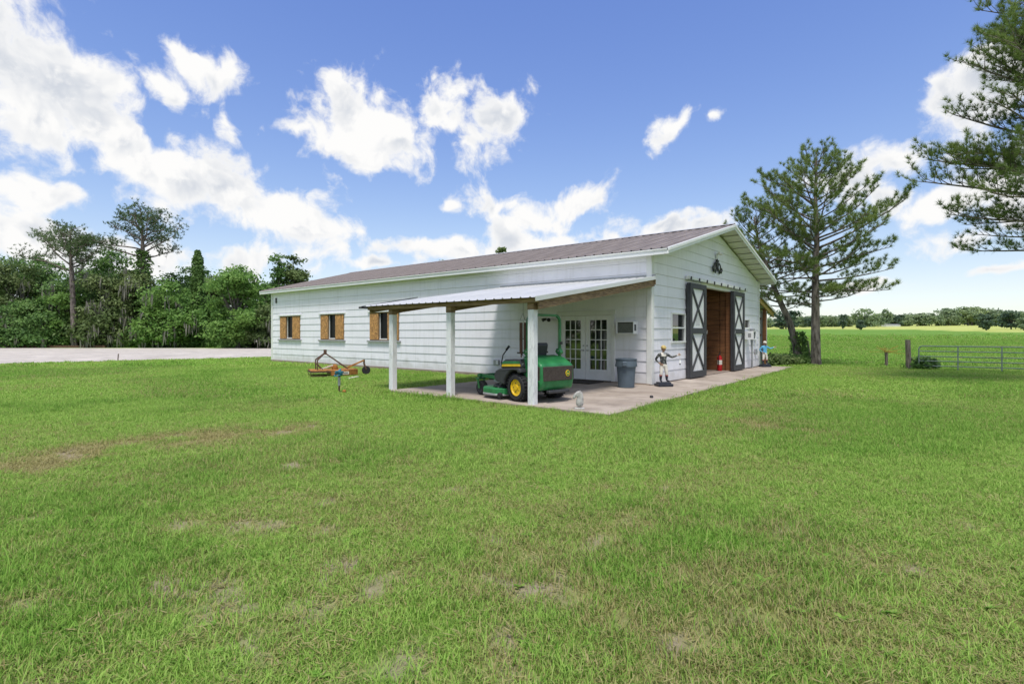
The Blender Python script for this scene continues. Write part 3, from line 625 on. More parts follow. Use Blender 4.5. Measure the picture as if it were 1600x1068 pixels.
# shuttered windows on the long wall
DK = [(19.78, 20.42), (15.80, 16.42), (11.86, 12.47)]
M_ROOM = mat('dark_interior', (.02, .018, .016), .9, .2, 4)
for (a, b), (p, q) in zip(WIN, DK):
    w = MB()
    for (y0, y1, z0, z1) in ((a, b, 2.395, 2.43), (a, b, 1.22, 1.255), (a, a + .035, 1.255, 2.395), (b - .035, b, 1.255, 2.395)): w.box(-.03, y0, z0, .10, y1, z1)
    wo = w.build('window', M_WOOD, barn, bevel=.004)
    # white sash with glass behind the gap
    s_ = MB(); s_.box(.03, p - .02, 1.255, .06, p + .02, 2.39); s_.box(.03, q - .02, 1.255, .06, q + .02, 2.39); s_.box(-.005, p + .02, 1.256, .06, q - .02, 1.30)
    s_.build('sash', M_OLDWHITE, wo)
    MB().box(.07, a + .03, 1.25, .078, b - .03, 2.40).build('pane', M_GLASSD, wo)
    for (y0, y1) in ((a + .03, p), (q, b - .03)):
        MB().box(-.045, y0, 1.262, -.028, y1, 2.388).build('shutter_panel', M_OSB, wo)
    e = MB(); e.box(-.05, p - .022, 1.262, .02, p - .002, 2.388); e.box(-.05, q + .002, 1.262, .02, q + .022, 2.388); e.build('shutter_edge', M_WOOD, wo)
    MB().box(-.085, a - .10, 2.432, -.02, b + .10, 2.51).build('lintel', M_OLDWHITE, wo, bevel=.006)
    MB().box(-.10, a - .12, 1.14, -.02, b + .12, 1.218).build('sill', M_GREYMET, wo, bevel=.006)
# french doors
fd = MB(); fd.box(-.055, 3.03, .07, -.0, 3.15, 2.18); fd.box(-.055, 1.11, .07, -.0, 1.23, 2.18); fd.box(-.06, 1.09, 2.06, -.0, 3.17, 2.20); fd.box(-.06, 1.2, .07, .06, 3.05, .10)
fdo = fd.build('door_frame', M_TRIM, barn, bevel=.006)
pane_me = None
for (y0, y1, hs) in ((2.135, 3.028, 0), (1.232, 2.125, 1)):
    dm = MB(); zt, zb = 2.055, .11; st = .135; g0, g1, gz0, gz1 = y0 + .16, y1 - .16, .43, 1.92
    dm.box(-.02, y0, zb, .025, g0, zt); dm.box(-.02, g1, zb, .025, y1, zt); dm.box(-.0195, g0, gz1, .0245, g1, zt); dm.box(-.0195, g0, zb, .0245, g1, gz0)
    do = dm.build('french_door', M_WHITE, barn)
    mm = MB(); pw = (g1 - g0) / 3; phh = (gz1 - gz0) / 5
    for i in range(1, 3): mm.box(-.023, g0 + i * pw - .012, gz0, .01, g0 + i * pw + .012, gz1)
    for i in range(1, 5): mm.box(-.022, g0, gz0 + i * phh - .012, .009, g1, gz0 + i * phh + .012)
    mm.build('muntins', M_WHITE, do)
    for i in range(3):
        for j in range(5):
            if pane_me is None:
                pane_me = MB().box(-.003, -pw / 2, -phh / 2, .003, pw / 2, phh / 2).build('pane', M_GLASS, do).data; o = bpy.data.objects[-1] if False else [c for c in do.children if c.name.startswith('pane')][0]
            else: o = inst('pane', pane_me, do)
            o.location = (.0, g0 + (i + .5) * pw, gz0 + (j + .5) * phh); o.rotation_euler = (0, random.uniform(-.006, .006), random.uniform(-.006, .006))
    hy = y0 + .06 if not hs else y1 - .06
    h = MB(); h.lathe([(.028, 0), (.028, .012)], (-.022, hy, 1.0), 12, axis='x'); h.tube([(-.03, hy, 1.0), (-.075, hy, 1.0), (-.075, hy + (.10 if not hs else -.10), 1.0)], .011, 8); h.lathe([(.026, 0), (.026, .014)], (-.034, hy, 1.14), 12, axis='x')
    h.build('handle', M_GREYMET, do, smooth=True)
# gable window (left)
def sash_window(x0, x1, z0, z1, slider=True):
    w = MB(); t = .055
    w.box(x0 - t, -.05, z1, x1 + t, .02, z1 + t); w.box(x0 - t, -.06, z0 - t, x1 + t, .02, z0); w.box(x0 - t, -.05, z0, x0, .02, z1); w.box(x1, -.05, z0, x1 + t, .02, z1)
    wo = w.build('window', M_TRIM, barn, bevel=.006)
    if slider: MB().box(x0, -.035, (z0 + z1) / 2 - .022, x1, .0, (z0 + z1) / 2 + .022).build('meeting_rail', M_WHITE, wo)
    zm = (z0 + z1) / 2
    for (a, b) in ((z0, zm), (zm, z1)):
        o = MB().box(x0, .006, a, x1, .012, b).build('pane', M_GLASS, wo)
        o.rotation_euler = (R(.0), 0, R(-.0))
    return wo
sash_window(1.40, 2.40, 1.28, 2.10)
sash_window(8.74, 9.40, 1.76, 2.06, False)
# sliding barn doors on a track
MB().box(2.42, -.175, 3.23, 8.75, -.04, 3.33).build('door_track', M_OLDWHITE, barn, bevel=.006)
for i in range(9):
    h = MB(); x = 2.55 + i * .72; h.box(x - .05, -.192, 3.20, x + .05, -.177, 3.27); h.lathe([(.04, 0), (.04, .02)], (x, -.20, 3.28), 12, axis='y'); h.build('track_bracket', M_BLACK, barn)
M_DOORP = mat('door_panel_paint', (.70, .71, .72), .6, .1, 2, stretch=(8, 1, .6))
for (x0, x1) in ((2.46, 3.88), (6.82, 8.20)):
    z0, z1 = .11, 3.12; dm = MB(); yb, yf, yr = -.07, -.16, -.20; sw = .16
    dm.box(x0, yf + .002, z0, x0 + .02, yb, z1); dm.box(x1 - .02, yf + .002, z0, x1, yb, z1); dm.box(x0 + .02, yb - .012, z0 + .002, x1 - .02, yb, z1 - .002)
    do = dm.build('sliding_door', M_DARK, barn)
    n = 9; bw = (x1 - x0 - .04) / n
    for i in range(n):
        MB().box(x0 + .02 + i * bw + .004, yf + .001 * (i % 2), z0 + .01, x0 + .02 + (i + 1) * bw - .004, yb - .014, z1 - .01).build('door_board', M_DOORP, do, bevel=.003)
    def rail(a, b, c, e, nm='door_rail'): MB().box(a, yr, c, b, yf - .001, e).build(nm, M_DARK, do, bevel=.006)
    rail(x0, x0 + sw, z0, z1, 'door_stile'); rail(x1 - sw, x1, z0, z1, 'door_stile'); zm = 1.60
    rail(x0 + sw, x1 - sw, z1 - .17, z1); rail(x0 + sw, x1 - sw, z0, z0 + .2); rail(x0 + sw, x1 - sw, zm - .09, zm + .09)
    for (za, zb) in ((z0 + .2, zm - .09), (zm + .09, z1 - .17)):
        for s in (0, 1):
            xa, xb = (x0 + sw, x1 - sw) if s == 0 else (x1 - sw, x0 + sw); yy = yf - .018 - .004 * s
            MB().beam((xa, yy, za), (xb, yy, zb), .028, .085, up=(0, 0, 1)).build('brace', M_DARK, do)
    # latch
    MB().tube([(x1 - .04 if x0 < 5 else x0 + .04, yr - .02, 1.5), (x1 - .04 if x0 < 5 else x0 + .04, yr - .035, 1.62)], .012, 8).build('latch', M_GREYMET, do)
    if x0 < 5: MB().box(3.0, yf - .004, 1.78, 3.36, yf - .001, 2.12).build('notice', M_PAPER, do)
# aisle inside the barn: planked walls, floor, ceiling
fl = MB().box(.2, .15, .02, WB - .2, LB - .2, .09).build('aisle_floor', M_CONC, barn)
fl.data.materials.clear(); fl.data.materials.append(M_FOUND)
for (x, sg) in ((7.02, 1), (3.70, -1)):
    for i in range(11):
        z0 = .1 + i * .29
        pb = MB().box(x if sg > 0 else x - .04, .40, z0 + .004, x + .04 if sg > 0 else x, LB - .4, z0 + .284).build('stable_plank', M_WOODP, barn)
    MB().box(x - .02 if sg > 0 else x - .12, .16, .09, x + .12 if sg > 0 else x + .02, .38, 3.4).build('jamb_post', M_WOODP, barn, bevel=.006)
MB().box(3.6, .2, 3.32, 7.2, LB - .3, 3.38).build('aisle_ceiling', M_ROOM, barn)
MB().box(3.6, 9.0, .09, 7.2, 9.06, 3.3).build('aisle_partition', M_WOODP, barn)
MB().box(3.85, -.03, 3.10, 6.95, .16, 3.22).build('door_header', M_OLDWHITE, barn)
MB().box(6.93, -.03, .08, 7.0, .14, 3.1).build('door_jamb', M_WOODP, barn); MB().box(3.80, -.03, .08, 3.87, .14, 3.1).build('door_jamb', M_WOODP, barn)
# small room behind french doors / windows so that nothing shows daylight
MB().box(.16, .2, 3.45, WB - .2, LB - .2, 3.5).build('loft_floor', M_ROOM, barn)
# outlet, bracket
cbox('outlet_box', -.085, 5.60, .42, -.02, 5.84, .60, M_GREYMET, bevel=.01); cbox('outlet_cover', -.11, 5.60, .44, -.086, 5.70, .58, M_TRIM, bevel=.006)
cbox('wall_bracket', -.08, 21.45, 3.15, -.02, 21.52, 3.42, M_BLACK)

def aircon(loc, rz, w, h, d, label):
    e = empty('air_conditioner', loc, rz, label, 'air conditioner')
    c = MB(); c.box(-w/2, -.05, -h/2, -w/2 + .025, d, h/2); c.box(w/2 - .025, -.05, -h/2, w/2, d, h/2); c.box(-w/2 + .025, -.05, h/2 - .025, w/2 - .025, d, h/2); c.box(-w/2 + .025, -.05, -h/2, w/2 - .025, d, -h/2 + .03)
    c.build('casing', M_WHITE, e, bevel=.006)
    MB().box(-w/2 + .025, d - .09, -h/2 + .03, w/2 - .025, d - .06, h/2 - .025).build('coil', M_PLAS, e)
    for i in range(9):
        z = -h/2 + .05 + i * (h - .09) / 9; MB().box(-w/2 + .026, d - .055, z, w/2 - .026, d - .04, z + .012).build('fin', M_GREYMET, e)
    for s in (-1, 1):
        for i in range(6): MB().box(s * (w/2 + .002) - .002, d * .35 + i * .02, -h/4, s * (w/2 + .002) + .002, d * .35 + i * .02 + .01, h/4).build('vent_slot', M_PLAS, e)
    return e
aircon((-.05, .67, 1.68), R(90), .56, .36, .22, 'white window air conditioner in the wall beside the french doors')
aircon((9.0, -.05, 1.44), R(180), .44, .34, .32, 'small white air conditioner on gable wall right of the sliding doors')

# electrical boxes and conduit right of the doors
e = empty('electrical_panel', (9.7, 0, .0), 0, 'grey electrical boxes and conduit low on the gable wall at its right end', 'electrical panel')
MB().box(-.12, -.14, 1.30, .14, -.026, 1.72).build('meter_box', M_GREYMET, e, bevel=.01); MB().tube([(.05, -.06, 1.3), (.05, -.06, .08)], .035, 10).build('conduit', M_GREYMET, e, smooth=True)
MB().box(.35, -.1, 1.32, .52, -.026, 1.55).build('switch_box', M_GREYMET, e, bevel=.01); MB().tube([(.6, -.05, 1.5), (.6, -.05, .9)], .02, 8).build('pipe', M_TRIM, e, smooth=True)
MB().box(.5, -.09, .62, .72, -.026, .86).build('junction_box', M_GREYMET, e, bevel=.01)

# wall lamp left of the french doors
e = empty('wall_lamp', (0, 3.5, 1.96), 0, 'small black twin-head floodlight on the wall left of the french doors', 'lamp')
MB().lathe([(.05, 0), (.05, .025)], (-.045, 0, 0), 14, axis='x').build('base', M_TRIM, e, smooth=True)
for s in (-1, 1):
    MB().tube([(-.04, s * .03, 0), (-.1, s * .07, .02)], .012, 8).build('arm', M_BLACK, e); MB().tube([(-.09, s * .06, .02), (-.16, s * .10, -.0), (-.2, s * .12, -.02)], [.035, .05, .06], 12).build('lamp_head', M_BLACK, e, smooth=True)

# iron ornament over the doors
e = empty('gable_ornament', (5.32, -.035, 3.95), 0, 'black iron scroll ornament with a small light above it on the gable', 'ornament')
o_ = MB()
for s in (-1, 1):
    pts = [(0, -.02, .06)]
    for i in range(16):
        t = i / 15; a = t * 4.6; r = .20 - .11 * t; pts.append((s * (.17 + r * math.cos(a - 1.2) - .08), -.02, -.02 + r * math.sin(a - 1.2)))
    o_.tube(pts, .022, 6); o_.tube([(0, -.02, .12), (s * .1, -.02, .2), (s * .13, -.02, .1), (s * .06, -.02, .0)], .02, 6)
    o_.tube([(s * .1, -.02, -.1), (s * .3, -.02, -.17), (s * .38, -.02, -.08), (s * .33, -.02, -.02)], .024, 6)
o_.lathe([(.05, -.03), (.075, -.015), (.05, 0)], (0, -.01, .04), 12, axis='y'); o_.tube([(0, -.02, .24), (0, -.02, -.14)], .022, 6)
so_ = o_.build('scroll', M_BLACK, e, smooth=True); so_.scale = (1.35, 1, 1.15); so_.location.z = -.05; so_.location.y = -.02
lb = MB(); lb.box(-.06, -.06, .26, .06, 0, .42); lb.tube([(0, -.05, .4), (.0, -.16, .44)], .02, 8); lb.build('lamp_bracket', M_OLDWHITE, e, bevel=.006)
for s in (-1, 1): MB().lathe([(.035, 0), (.055, -.05), (.06, -.09)], (s * .09 + .03, -.13, .46), 12).build('lamp_head', M_CREAM, e, smooth=True)

# ------------------------------------------------------------------ lean-to porch on the long side
lt = empty('lean_to', (-5.35, 2.4, .05), 0, 'open lean-to porch roof on white posts against the long barn wall', 'lean-to')
OFF = Vector((5.35, -2.4, -.05))
def lt_build(mb, name, m, **k):
    o = mb.build(name, m, lt, **k); o.location = OFF; return o
XO, ZO, ZW = -5.62, 2.23, 3.10; YA, YB = -.16, 5.56; lsl = (ZW - ZO) / (0 - XO)
def lz(x): return ZO + (x - XO) * lsl
pz = lz(-5.35) - .10
for y in (.10, 2.50, 4.64):
    lt_build(MB().box(-5.425, y - .075, .0, -5.275, y + .075, 2.0), 'post', M_OLDWHITE, bevel=.008)
    lt_build(MB().box(-5.431, y - .081, 2.001, -5.269, y + .081, lz(-5.43) - .035), 'post_cap', M_WOOD, bevel=.006)
    lt_build(MB().beam((-5.268, y, lz(-5.268) - .145), (-.03, y, lz(-.03) - .145), .09, .20), 'rafter', M_WOOD, bevel=.004)
lt_build(MB().box(-5.50, YA + .02, lz(-5.5) - .115, -5.45, YB - .03, lz(-5.5) - .022), 'front_beam', M_WOOD, bevel=.005)
lt_build(MB().beam((-5.43, YA + .06, lz(-5.43) - .14), (-.03, YA + .06, lz(-.03) - .14), .045, .24), 'end_rafter', M_WOOD, bevel=.004)
lt_build(MB().beam((-5.45, YB - .06, lz(-5.45) - .105), (-.03, YB - .06, lz(-.03) - .105), .045, .17), 'end_rafter', M_WOOD, bevel=.004)
for x in (-4.6, -3.4, -2.2, -1.0):
    lt_build(MB().box(x - .045, YA + .06, lz(x) - .043, x + .045, YB - .06, lz(x) - .012), 'purlin', M_WOOD)
lt_build(MB().box(-.07, YA, ZW - .22, -.026, YB, ZW - .03), 'ledger', M_WOOD)
npan = 6; lpw = (YB - YA) / npan; lplen = math.hypot(-XO - .03, ZW - ZO)
lp = rib_panel(lplen, lpw + .006, 4, .02, .018).build('roof_panel', M_GALV, lt); lang = math.atan(lsl)
for i in range(npan):
    o = lp if i == 0 else inst('roof_panel', lp.data, lt)
    o.location = OFF + Vector((XO, YA + i * lpw, ZO + random.uniform(0, .003))); o.rotation_euler = (0, -lang, 0)
# end trim on the near rake, loose flashing on the far rake
t = MB(); t.beam((XO, YA - .012, ZO - .03), (-.03, YA - .012, ZW - .03), .02, .10); lt_build(t, 'rake_trim', M_GALV, bevel=.004)
t = MB(); t.beam((XO - .02, YB + .02, ZO + .0), (XO + 1.9, YB + .04, lz(XO + 1.9) + .05), .05, .02); t.beam((XO - .06, YB + .05, ZO - .03), (XO + .4, YB + .05, ZO - .01), .12, .05); lt_build(t, 'loose_flashing', M_BLACK)
lt_build(MB().box(-.045, YA, ZW + .0, -.026, YB, ZW + .06), 'wall_flashing', M_GREYMET)

# wind chime
c = Vector((-5.17, .49, 0)); ch = empty('wind_chime', (c.x, c.y, lz(-5.2) - .05), 0, 'bronze wind chime hanging beside the near porch post', 'wind chime')
MB().lathe([(.075, 0), (.075, .012)], (0, 0, -.46), 16).build('ring', M_GREYMET, ch, smooth=True)
cdm = MB()
for k in range(3):
    a = k * 2.094; cdm.tube([(0, 0, -.30), (.07 * math.cos(a), .07 * math.sin(a), -.45)], .003, 4)
cdm.tube([(0, 0, .0), (0, 0, -.30)], .003, 4); cdm.tube([(0, 0, -.46), (0, 0, -1.35)], .003, 4); cdm.build('cord', M_BLACK, ch)
tl = [.62, .70, .66, .74, .58, .68]
for k in range(6):
    a = k * 1.047; L_ = tl[k]; MB().tube([(.066 * math.cos(a), .066 * math.sin(a), -.50), (.066 * math.cos(a), .066 * math.sin(a), -.50 - L_)], .013, 8).build('chime_tube', M_CHIME, ch, smooth=True)
MB().lathe([(.03, 0), (.03, .012)], (0, 0, -.85), 12).build('clapper', M_CHIME, ch, smooth=True)
MB().prism([(-.03, -1.36), (.03, -1.36), (.04, -1.48), (0, -1.55), (-.04, -1.48)], -.003, .003, 'y').build('wind_sail', M_GREYMET, ch)

# ------------------------------------------------------------------ side shed on the right of the barn
sh = empty('side_shed', (12.3, .9, 0), 0, 'small open timber shed leaning on right side of the barn', 'shed')
SO = Vector((-12.3, -.9, 0))
def sb(mb, name, m, **k): o = mb.build(name, m, sh, **k); o.location = SO; return o
ys_, ye_ = -.08, 9.0; PX_ = 12.06
def sz(x): return 3.12 - (x - WB) * .25
for y in (ys_ + .13, 3.4, 6.3): sb(MB().box(PX_, y - .07, 0, PX_ + .14, y + .07, sz(PX_) - .2), 'post', M_WOODP, bevel=.006)
sb(MB().box(PX_ + .142, ys_ + .05, 0, PX_ + .17, ys_ + .21, sz(PX_) - .25), 'post_trim', M_WHITE)
for y in (ys_ + .03, 3.4, 6.3): sb(MB().beam((WB + .06, y, sz(WB + .06) - .14), (13.25, y, sz(13.25) - .14), .05, .19), 'rafter', M_YWOOD, bevel=.004)
for x in (11.3, 12.0, 12.7, 13.3): sb(MB().box(x - .045, ys_ - .05, sz(x) - .043, x + .045, ye_, sz(x) - .006), 'purlin', M_YWOOD)
sp_ = rib_panel(math.hypot(2.6, 2.6 * .25), .905, 4, .02, .018).build('roof_panel', M_GALV, sh); sa = math.atan(.25)
for i in range(10):
    o = sp_ if i == 0 else inst('roof_panel', sp_.data, sh)
    o.location = SO + Vector((WB + .06, ys_ - .08 + i * .9, sz(WB + .06) + .01)); o.rotation_euler = (0, sa, 0)
sb(MB().beam((WB + .06, ys_ - .09, sz(WB + .06) - .03), (13.45, ys_ - .09, sz(13.45) - .03), .02, .09), 'rake_trim', M_GALV)
wpan = rib_panel(2.5, .905, 4, .015, .018).build('wall_sheet', M_GALV, sh)
for i in range(9):
    o = wpan if i == 0 else inst('wall_sheet', wpan.data, sh)
    o.location = SO + Vector((PX_ + .20, ys_ + .25 + i * .9, .05)); o.rotation_euler = (0, R(-90), 0)
for z in (.7, 1.45, 2.2): sb(MB().box(PX_ + .08, ys_ + .3, z - .045, PX_ + .17, ye_, z + .045), 'girt', M_WOODP)
o = inst('wall_sheet', wpan.data, sh); o.location = SO + Vector((WB + .1, 1.6, .05)); o.rotation_euler = (0, R(-90), R(-90))
sb(MB().box(WB + .08, 1.50, 1.15, PX_ - .02, 1.56, 1.25), 'girt', M_WOODP); sb(MB().box(WB + .08, 1.50, .08, PX_ - .02, 1.55, .8), 'back_panel', M_WOODP)
sb(MB().box(WB + .08, 1.50, 2.0, PX_ - .02, 1.56, 2.1), 'girt', M_WOODP)

# ------------------------------------------------------------------ trash can, mat, extinguisher
tx, ty = -1.05, .22
tc_ = empty('trash_can', (tx, ty, .07), R(20), 'slate blue plastic trash can on the patio by the barn corner', 'trash can')
MB().lathe([(.19, 0), (.215, .012), (.235, .35), (.255, .56), (.262, .62), (.245, .62), (.225, .3), (.2, .03), (.002, .03)], n=28).build('body', M_CAN, tc_, smooth=True)
ld = MB(); ld.lathe([(.262, .56), (.29, .56), (.292, .60), (.275, .72), (.285, .735), (.287, .765), (.24, .775), (.225, .72), (.235, .62)], n=28, cap=False); ld.build('rim', M_CAN, tc_, smooth=True)
for s in (-1, 1):
    MB().box(s * .285 - .05, -.06, .58, s * .285 + .05, .06, .70).build('handle', M_CAN, tc_, bevel=.015)
for a in range(0, 360, 45): pass
mt = MB().box(-.98, 1.42, .074, -.16, 2.86, .092).build('door_mat', M_MAT, bevel=.005); tag(mt, 'dark rectangular door mat in front of the french doors', 'door mat')
ex = empty('fire_extinguisher', (6.72, .30, .09), 0, 'red fire extinguisher standing inside the sliding doors', 'fire extinguisher')
MB().lathe([(.085, 0), (.09, .02), (.09, .48), (.075, .54), (.035, .57), (.03, .60)], n=18).build('cylinder', M_RED, ex, smooth=True)
MB().lathe([(.091, .24), (.0915, .25), (.0915, .40), (.091, .41)], n=18).build('paper_label', M_CREAM, ex, smooth=True)
v_ = MB(); v_.lathe([(.03, .60), (.03, .66)], n=10); v_.beam((-.03, 0, .68), (.11, 0, .72), .02, .012); v_.beam((-.03, 0, .65), (.11, 0, .64), .02, .012); v_.build('valve', M_BLACK, ex)
MB().tube([(-.03, 0, .63), (-.09, 0, .62), (-.115, 0, .5), (-.11, 0, .22)], .012, 8).build('hose', M_BLACK, ex, smooth=True)

# ------------------------------------------------------------------ zero-turn mower
mw = empty('riding_mower', (-4.63, .52, .07), R(79), 'green zero-turn riding mower with yellow wheels parked under the porch', 'mower')
def wheel(x, y, r, w, rim, yel, nm='wheel'):
    t = MB(); t.lathe([(r * .62, -w/2), (r * .86, -w/2), (r * .97, -w * .38), (r, -w * .2), (r, w * .2), (r * .97, w * .38), (r * .86, w/2), (r * .62, w/2)], (x, y, r), 28, axis='y', cap=False); wo = t.build(nm, M_RUB, mw, smooth=True)
    if r > .2:
        tr = MB()
        for k in range(26):
            a = 2 * math.pi * k / 26
            for s in (-1, 1):
                a2 = a + (.06 if s > 0 else -.06); c_ = Vector((x + math.cos(a2) * (r + .002), y + s * w * .25, r + math.sin(a2) * (r + .002))); n_ = Vector((math.cos(a2), 0, math.sin(a2))); tg = Vector((-n_.z, 0, n_.x))
                tr.beam(c_ - tg * .014, c_ + tg * .014, w * .42, .018, up=n_)
        tr.build('tread', M_RUB, wo)
    h = MB(); sgn = 1 if y > 0 else -1; yo = y + sgn * w * .36
    h.lathe([(r * .64, 0), (r * .60, sgn * .02), (r * .52, sgn * .012), (r * .46, -sgn * .02), (r * .2, -sgn * .02), (r * .17, sgn * .02), (r * .0 + .002, sgn * .02)], (x, yo, r), 24, axis='y'); h.build('rim', M_JDY if yel else M_PLAS, wo, smooth=True)
    b = MB()
    for k in range(5):
        a = 2 * math.pi * k / 5; b.lathe([(r * .05, 0), (r * .05, sgn * .02)], (x + math.cos(a) * r * .33, yo - sgn * .018, r + math.sin(a) * r * .33), 8, axis='y')
    b.build('lug_bolts', M_PLAS, wo)
    return wo
wheel(0, .50, .295, .27, .2, True); wheel(0, -.50, .295, .27, .2, True)
for s in (-1, 1):
    wheel(1.50, s * .40, .165, .14, .1, False, 'caster_wheel')
    fk = MB(); 
    for q in (-.09, .09): fk.beam((1.50, s * .40 + q, .16), (1.56, s * .40 + q, .38), .012, .06, up=(1, 0, 0))
    fk.box(1.50, s * .40 - .10, .37, 1.63, s * .40 + .10, .40); fk.tube([(1.57, s * .40, .38), (1.57, s * .40, .50)], .035, 10); fk.build('caster_fork', M_JDG, mw)
    MB().beam((.42, s * .30, .40), (1.6, s * .40, .46), .06, .08).build('frame_rail', M_JDG, mw, bevel=.008)
MB().box(1.50, -.46, .42, 1.62, .46, .49).build('front_axle', M_JDG, mw, bevel=.01)
# deck
dk = [(.38, .62), (.55, .74), (1.0, .74), (1.22, .55), (1.30, .25), (1.30, -.25), (1.22, -.55), (1.0, -.74), (.55, -.74), (.38, -.62)]
MB().prism(dk, .10, .245, 'z').build('deck', M_JDG, mw, bevel=.025, bseg=2)
MB().prism([(a * .985 + .012, b * 1.012) for a, b in dk], .08, .125, 'z').build('deck_skirt', M_GREYMET, mw, bevel=.008)
dt = MB(); dt.lathe([(.12, .245), (.11, .31), (.05, .33)], (.8, .45, 0), 16); dt.lathe([(.12, .245), (.11, .31), (.05, .33)], (.8, -.45, 0), 16); dt.lathe([(.13, .245), (.12, .34), (.05, .36)], (.95, 0, 0), 16); dt.build('spindle_covers', M_PLAS, mw, smooth=True)
wh = MB()
for s in (-1, 1): wh.lathe([(.055, -.03), (.06, 0), (.055, .03)], (.44, s * .70, .10), 14, axis='y')
wh.build('gauge_wheels', M_RUB, mw, smooth=True)
MB().prism([(.50, .33), (1.38, .36), (1.42, .41), (1.30, .44), (.50, .45)], -.30, .30, 'y').build('foot_platform', M_PLAS, mw, bevel=.015)
MB().beam((.55, .2, .30), (1.1, .34, .37), .05, .05).build('lift_link', M_GREYMET, mw)
# fenders
for s in (-1, 1):
    y0, y1 = (.30, .66) if s > 0 else (-.66, -.30)
    pr = []
    for i in range(9):
        a = R(168 - i * 17); pr.append((.0 + .36 * math.cos(math.pi - a) , .30 + .35 * math.sin(a)))
    prof = [(.66, .40), (.72, .50), (.66, .62), (.52, .68), (-.15, .72), (-.20, .62), (-.1, .60)] + [(.36 * math.cos(R(t)), .30 + .36 * math.sin(R(t))) for t in (100, 80, 60, 40, 20, 5)] 
    MB().prism(prof, y0, y1, 'y').build('fender', M_PLAS, mw, bevel=.03, bseg=2)
    pf = [(.55, .68), (.53, .80), (.40, .88), (-.1, .90), (-.16, .72)]
    con = MB().prism(pf, y0 + .05 * (s < 0) , y1 - .06 * (s > 0), 'y').build('side_console', M_PLAS, mw, bevel=.03, bseg=2)
    yo = (y1 - .058) if s > 0 else (y0 + .048)
    st = MB(); st.prism([(.50, .72), (.48, .77), (-.12, .80), (-.14, .75)], yo - .004 * (s < 0), yo + .004 * (s > 0) + .001, 'y'); st.build('stripe', M_JDY, con)
    g_ = MB(); g_.prism([(.51, .775), (.43, .84), (-.1, .86), (-.12, .805)], yo - .004 * (s < 0), yo + .004 * (s > 0) + .001, 'y'); g_.build('green_panel', M_JDG, con)
    # steering lever
    MB().tube([(.40, s * .46, .72), (.66, s * .46, .70), (.69, s * .46, .78), (.66, s * .44, .96), (.52, s * .40, 1.13)], .014, 8).build('steering_lever', M_BLACK, mw, smooth=True)
    MB().tube([(.565, s * .417, 1.075), (.50, s * .39, 1.165)], .026, 10).build('lever_grip', M_RUB, mw, smooth=True)
# seat
MB().prism([(.48, .72), (.52, .80), (.46, .86), (.05, .83), (.0, .74)], -.25, .25, 'y').build('seat', M_PLAS, mw, bevel=.04, bseg=3)
MB().prism([(.04, .80), (.10, .84), (-.02, 1.22), (-.08, 1.25), (-.12, 1.2), (-.04, .82)], -.23, .23, 'y').build('backrest', M_PLAS, mw, bevel=.04, bseg=3)
for s in (-1, 1): MB().prism([(.32, 1.0), (.34, 1.03), (-.02, 1.05), (-.02, 1.01)], s * .29 - .03, s * .29 + .03, 'y').build('armrest', M_PLAS, mw, bevel=.012)
# rear hood: green shell with dark screen
hv = [(-.04, .46, .36), (-.04, .47, .98), (-.04, -.47, .98), (-.04, -.46, .36), (-.60, .50, .255), (-.645, .49, .44), (-.645, .48, .79), (-.60, -.50, .255), (-.645, -.49, .44), (-.645, -.48, .79), (-.14, .5, .27), (-.14, -.5, .27), (-.40, .46, .93), (-.40, -.46, .93)]
hm = MB(); hm.add(hv, [(0,3,2,1),(10,11,3,0),(4,7,11,10),(4,5,8,7),(5,6,9,8),(6,12,13,9),(12,1,2,13),(0,1,12,10),(10,12,6,5,4),(3,11,13,2),(11,7,8,9,13)])
hood = hm.build('rear_hood', M_JDG, mw, bevel=.085, bseg=5, smooth=True)
sc_ = MB(); sc_.add([(-.660, .42, .455), (-.660, -.42, .455), (-.660, -.43, .755), (-.660, .43, .755), (-.63, .42, .455), (-.63, -.42, .455), (-.63, -.43, .755), (-.63, .43, .755)], [(0,1,2,3),(7,6,5,4),(0,4,5,1),(1,5,6,2),(2,6,7,3),(3,7,4,0)]); sc_.build('rear_screen', M_MESH, hood, bevel=.01)
for s in (-1, 1):
    sc_ = MB(); sc_.prism([(-.62, .47), (-.62, .75), (-.35, .82), (-.24, .78), (-.46, .47)], s * .497 - .008, s * .497 + .008, 'y'); sc_.build('side_screen', M_MESH, hood, bevel=.006)
bp = MB(); bp.beam((-.63, .515, .46), (-.16, .515, .46), .02, .03); bp.build('trim_strip', M_JDG, hood)
lg = MB(); lg.prism([(-.06 * math.cos(t) * (1.0), .60 + .068 * math.sin(t)) for t in [k * math.pi / 8 for k in range(16)]], -.672, -.66, 'x'); lgo = lg.build('badge', M_JDY, hood, loc=(0, -.27, 0))
lg = MB(); lg.prism([(-.047 * math.cos(t), .60 + .055 * math.sin(t)) for t in [k * math.pi / 8 for k in range(16)]], -.675, -.6725, 'x'); lg.build('badge_field', M_JDG, hood, loc=(0, -.27, 0))
lg = MB(); lg.prism([(-.035, .59), (-.01, .605), (.012, .605), (.03, .63), (.022, .598), (.034, .57), (.012, .585), (-.012, .585), (-.03, .57)], -.6775, -.6755, 'x'); lg.build('badge_mark', M_JDY, hood, loc=(0, -.27, 0))
MB().tube([(-.30, .36, .9), (-.30, .36, 1.02)], .03, 10).build('filler_cap', M_PLAS, mw)
for (y0, z0) in ((.16, .36), (.10, .34), (-.14, .36)):
    MB().tube([(.30, y0, z0 + .1), (.55, y0 + .05, z0 + .02), (.75, y0 + .10, z0 - .04), (.98, y0, z0 - .02)], .012, 6).build('hose', M_RUB, mw, smooth=True)
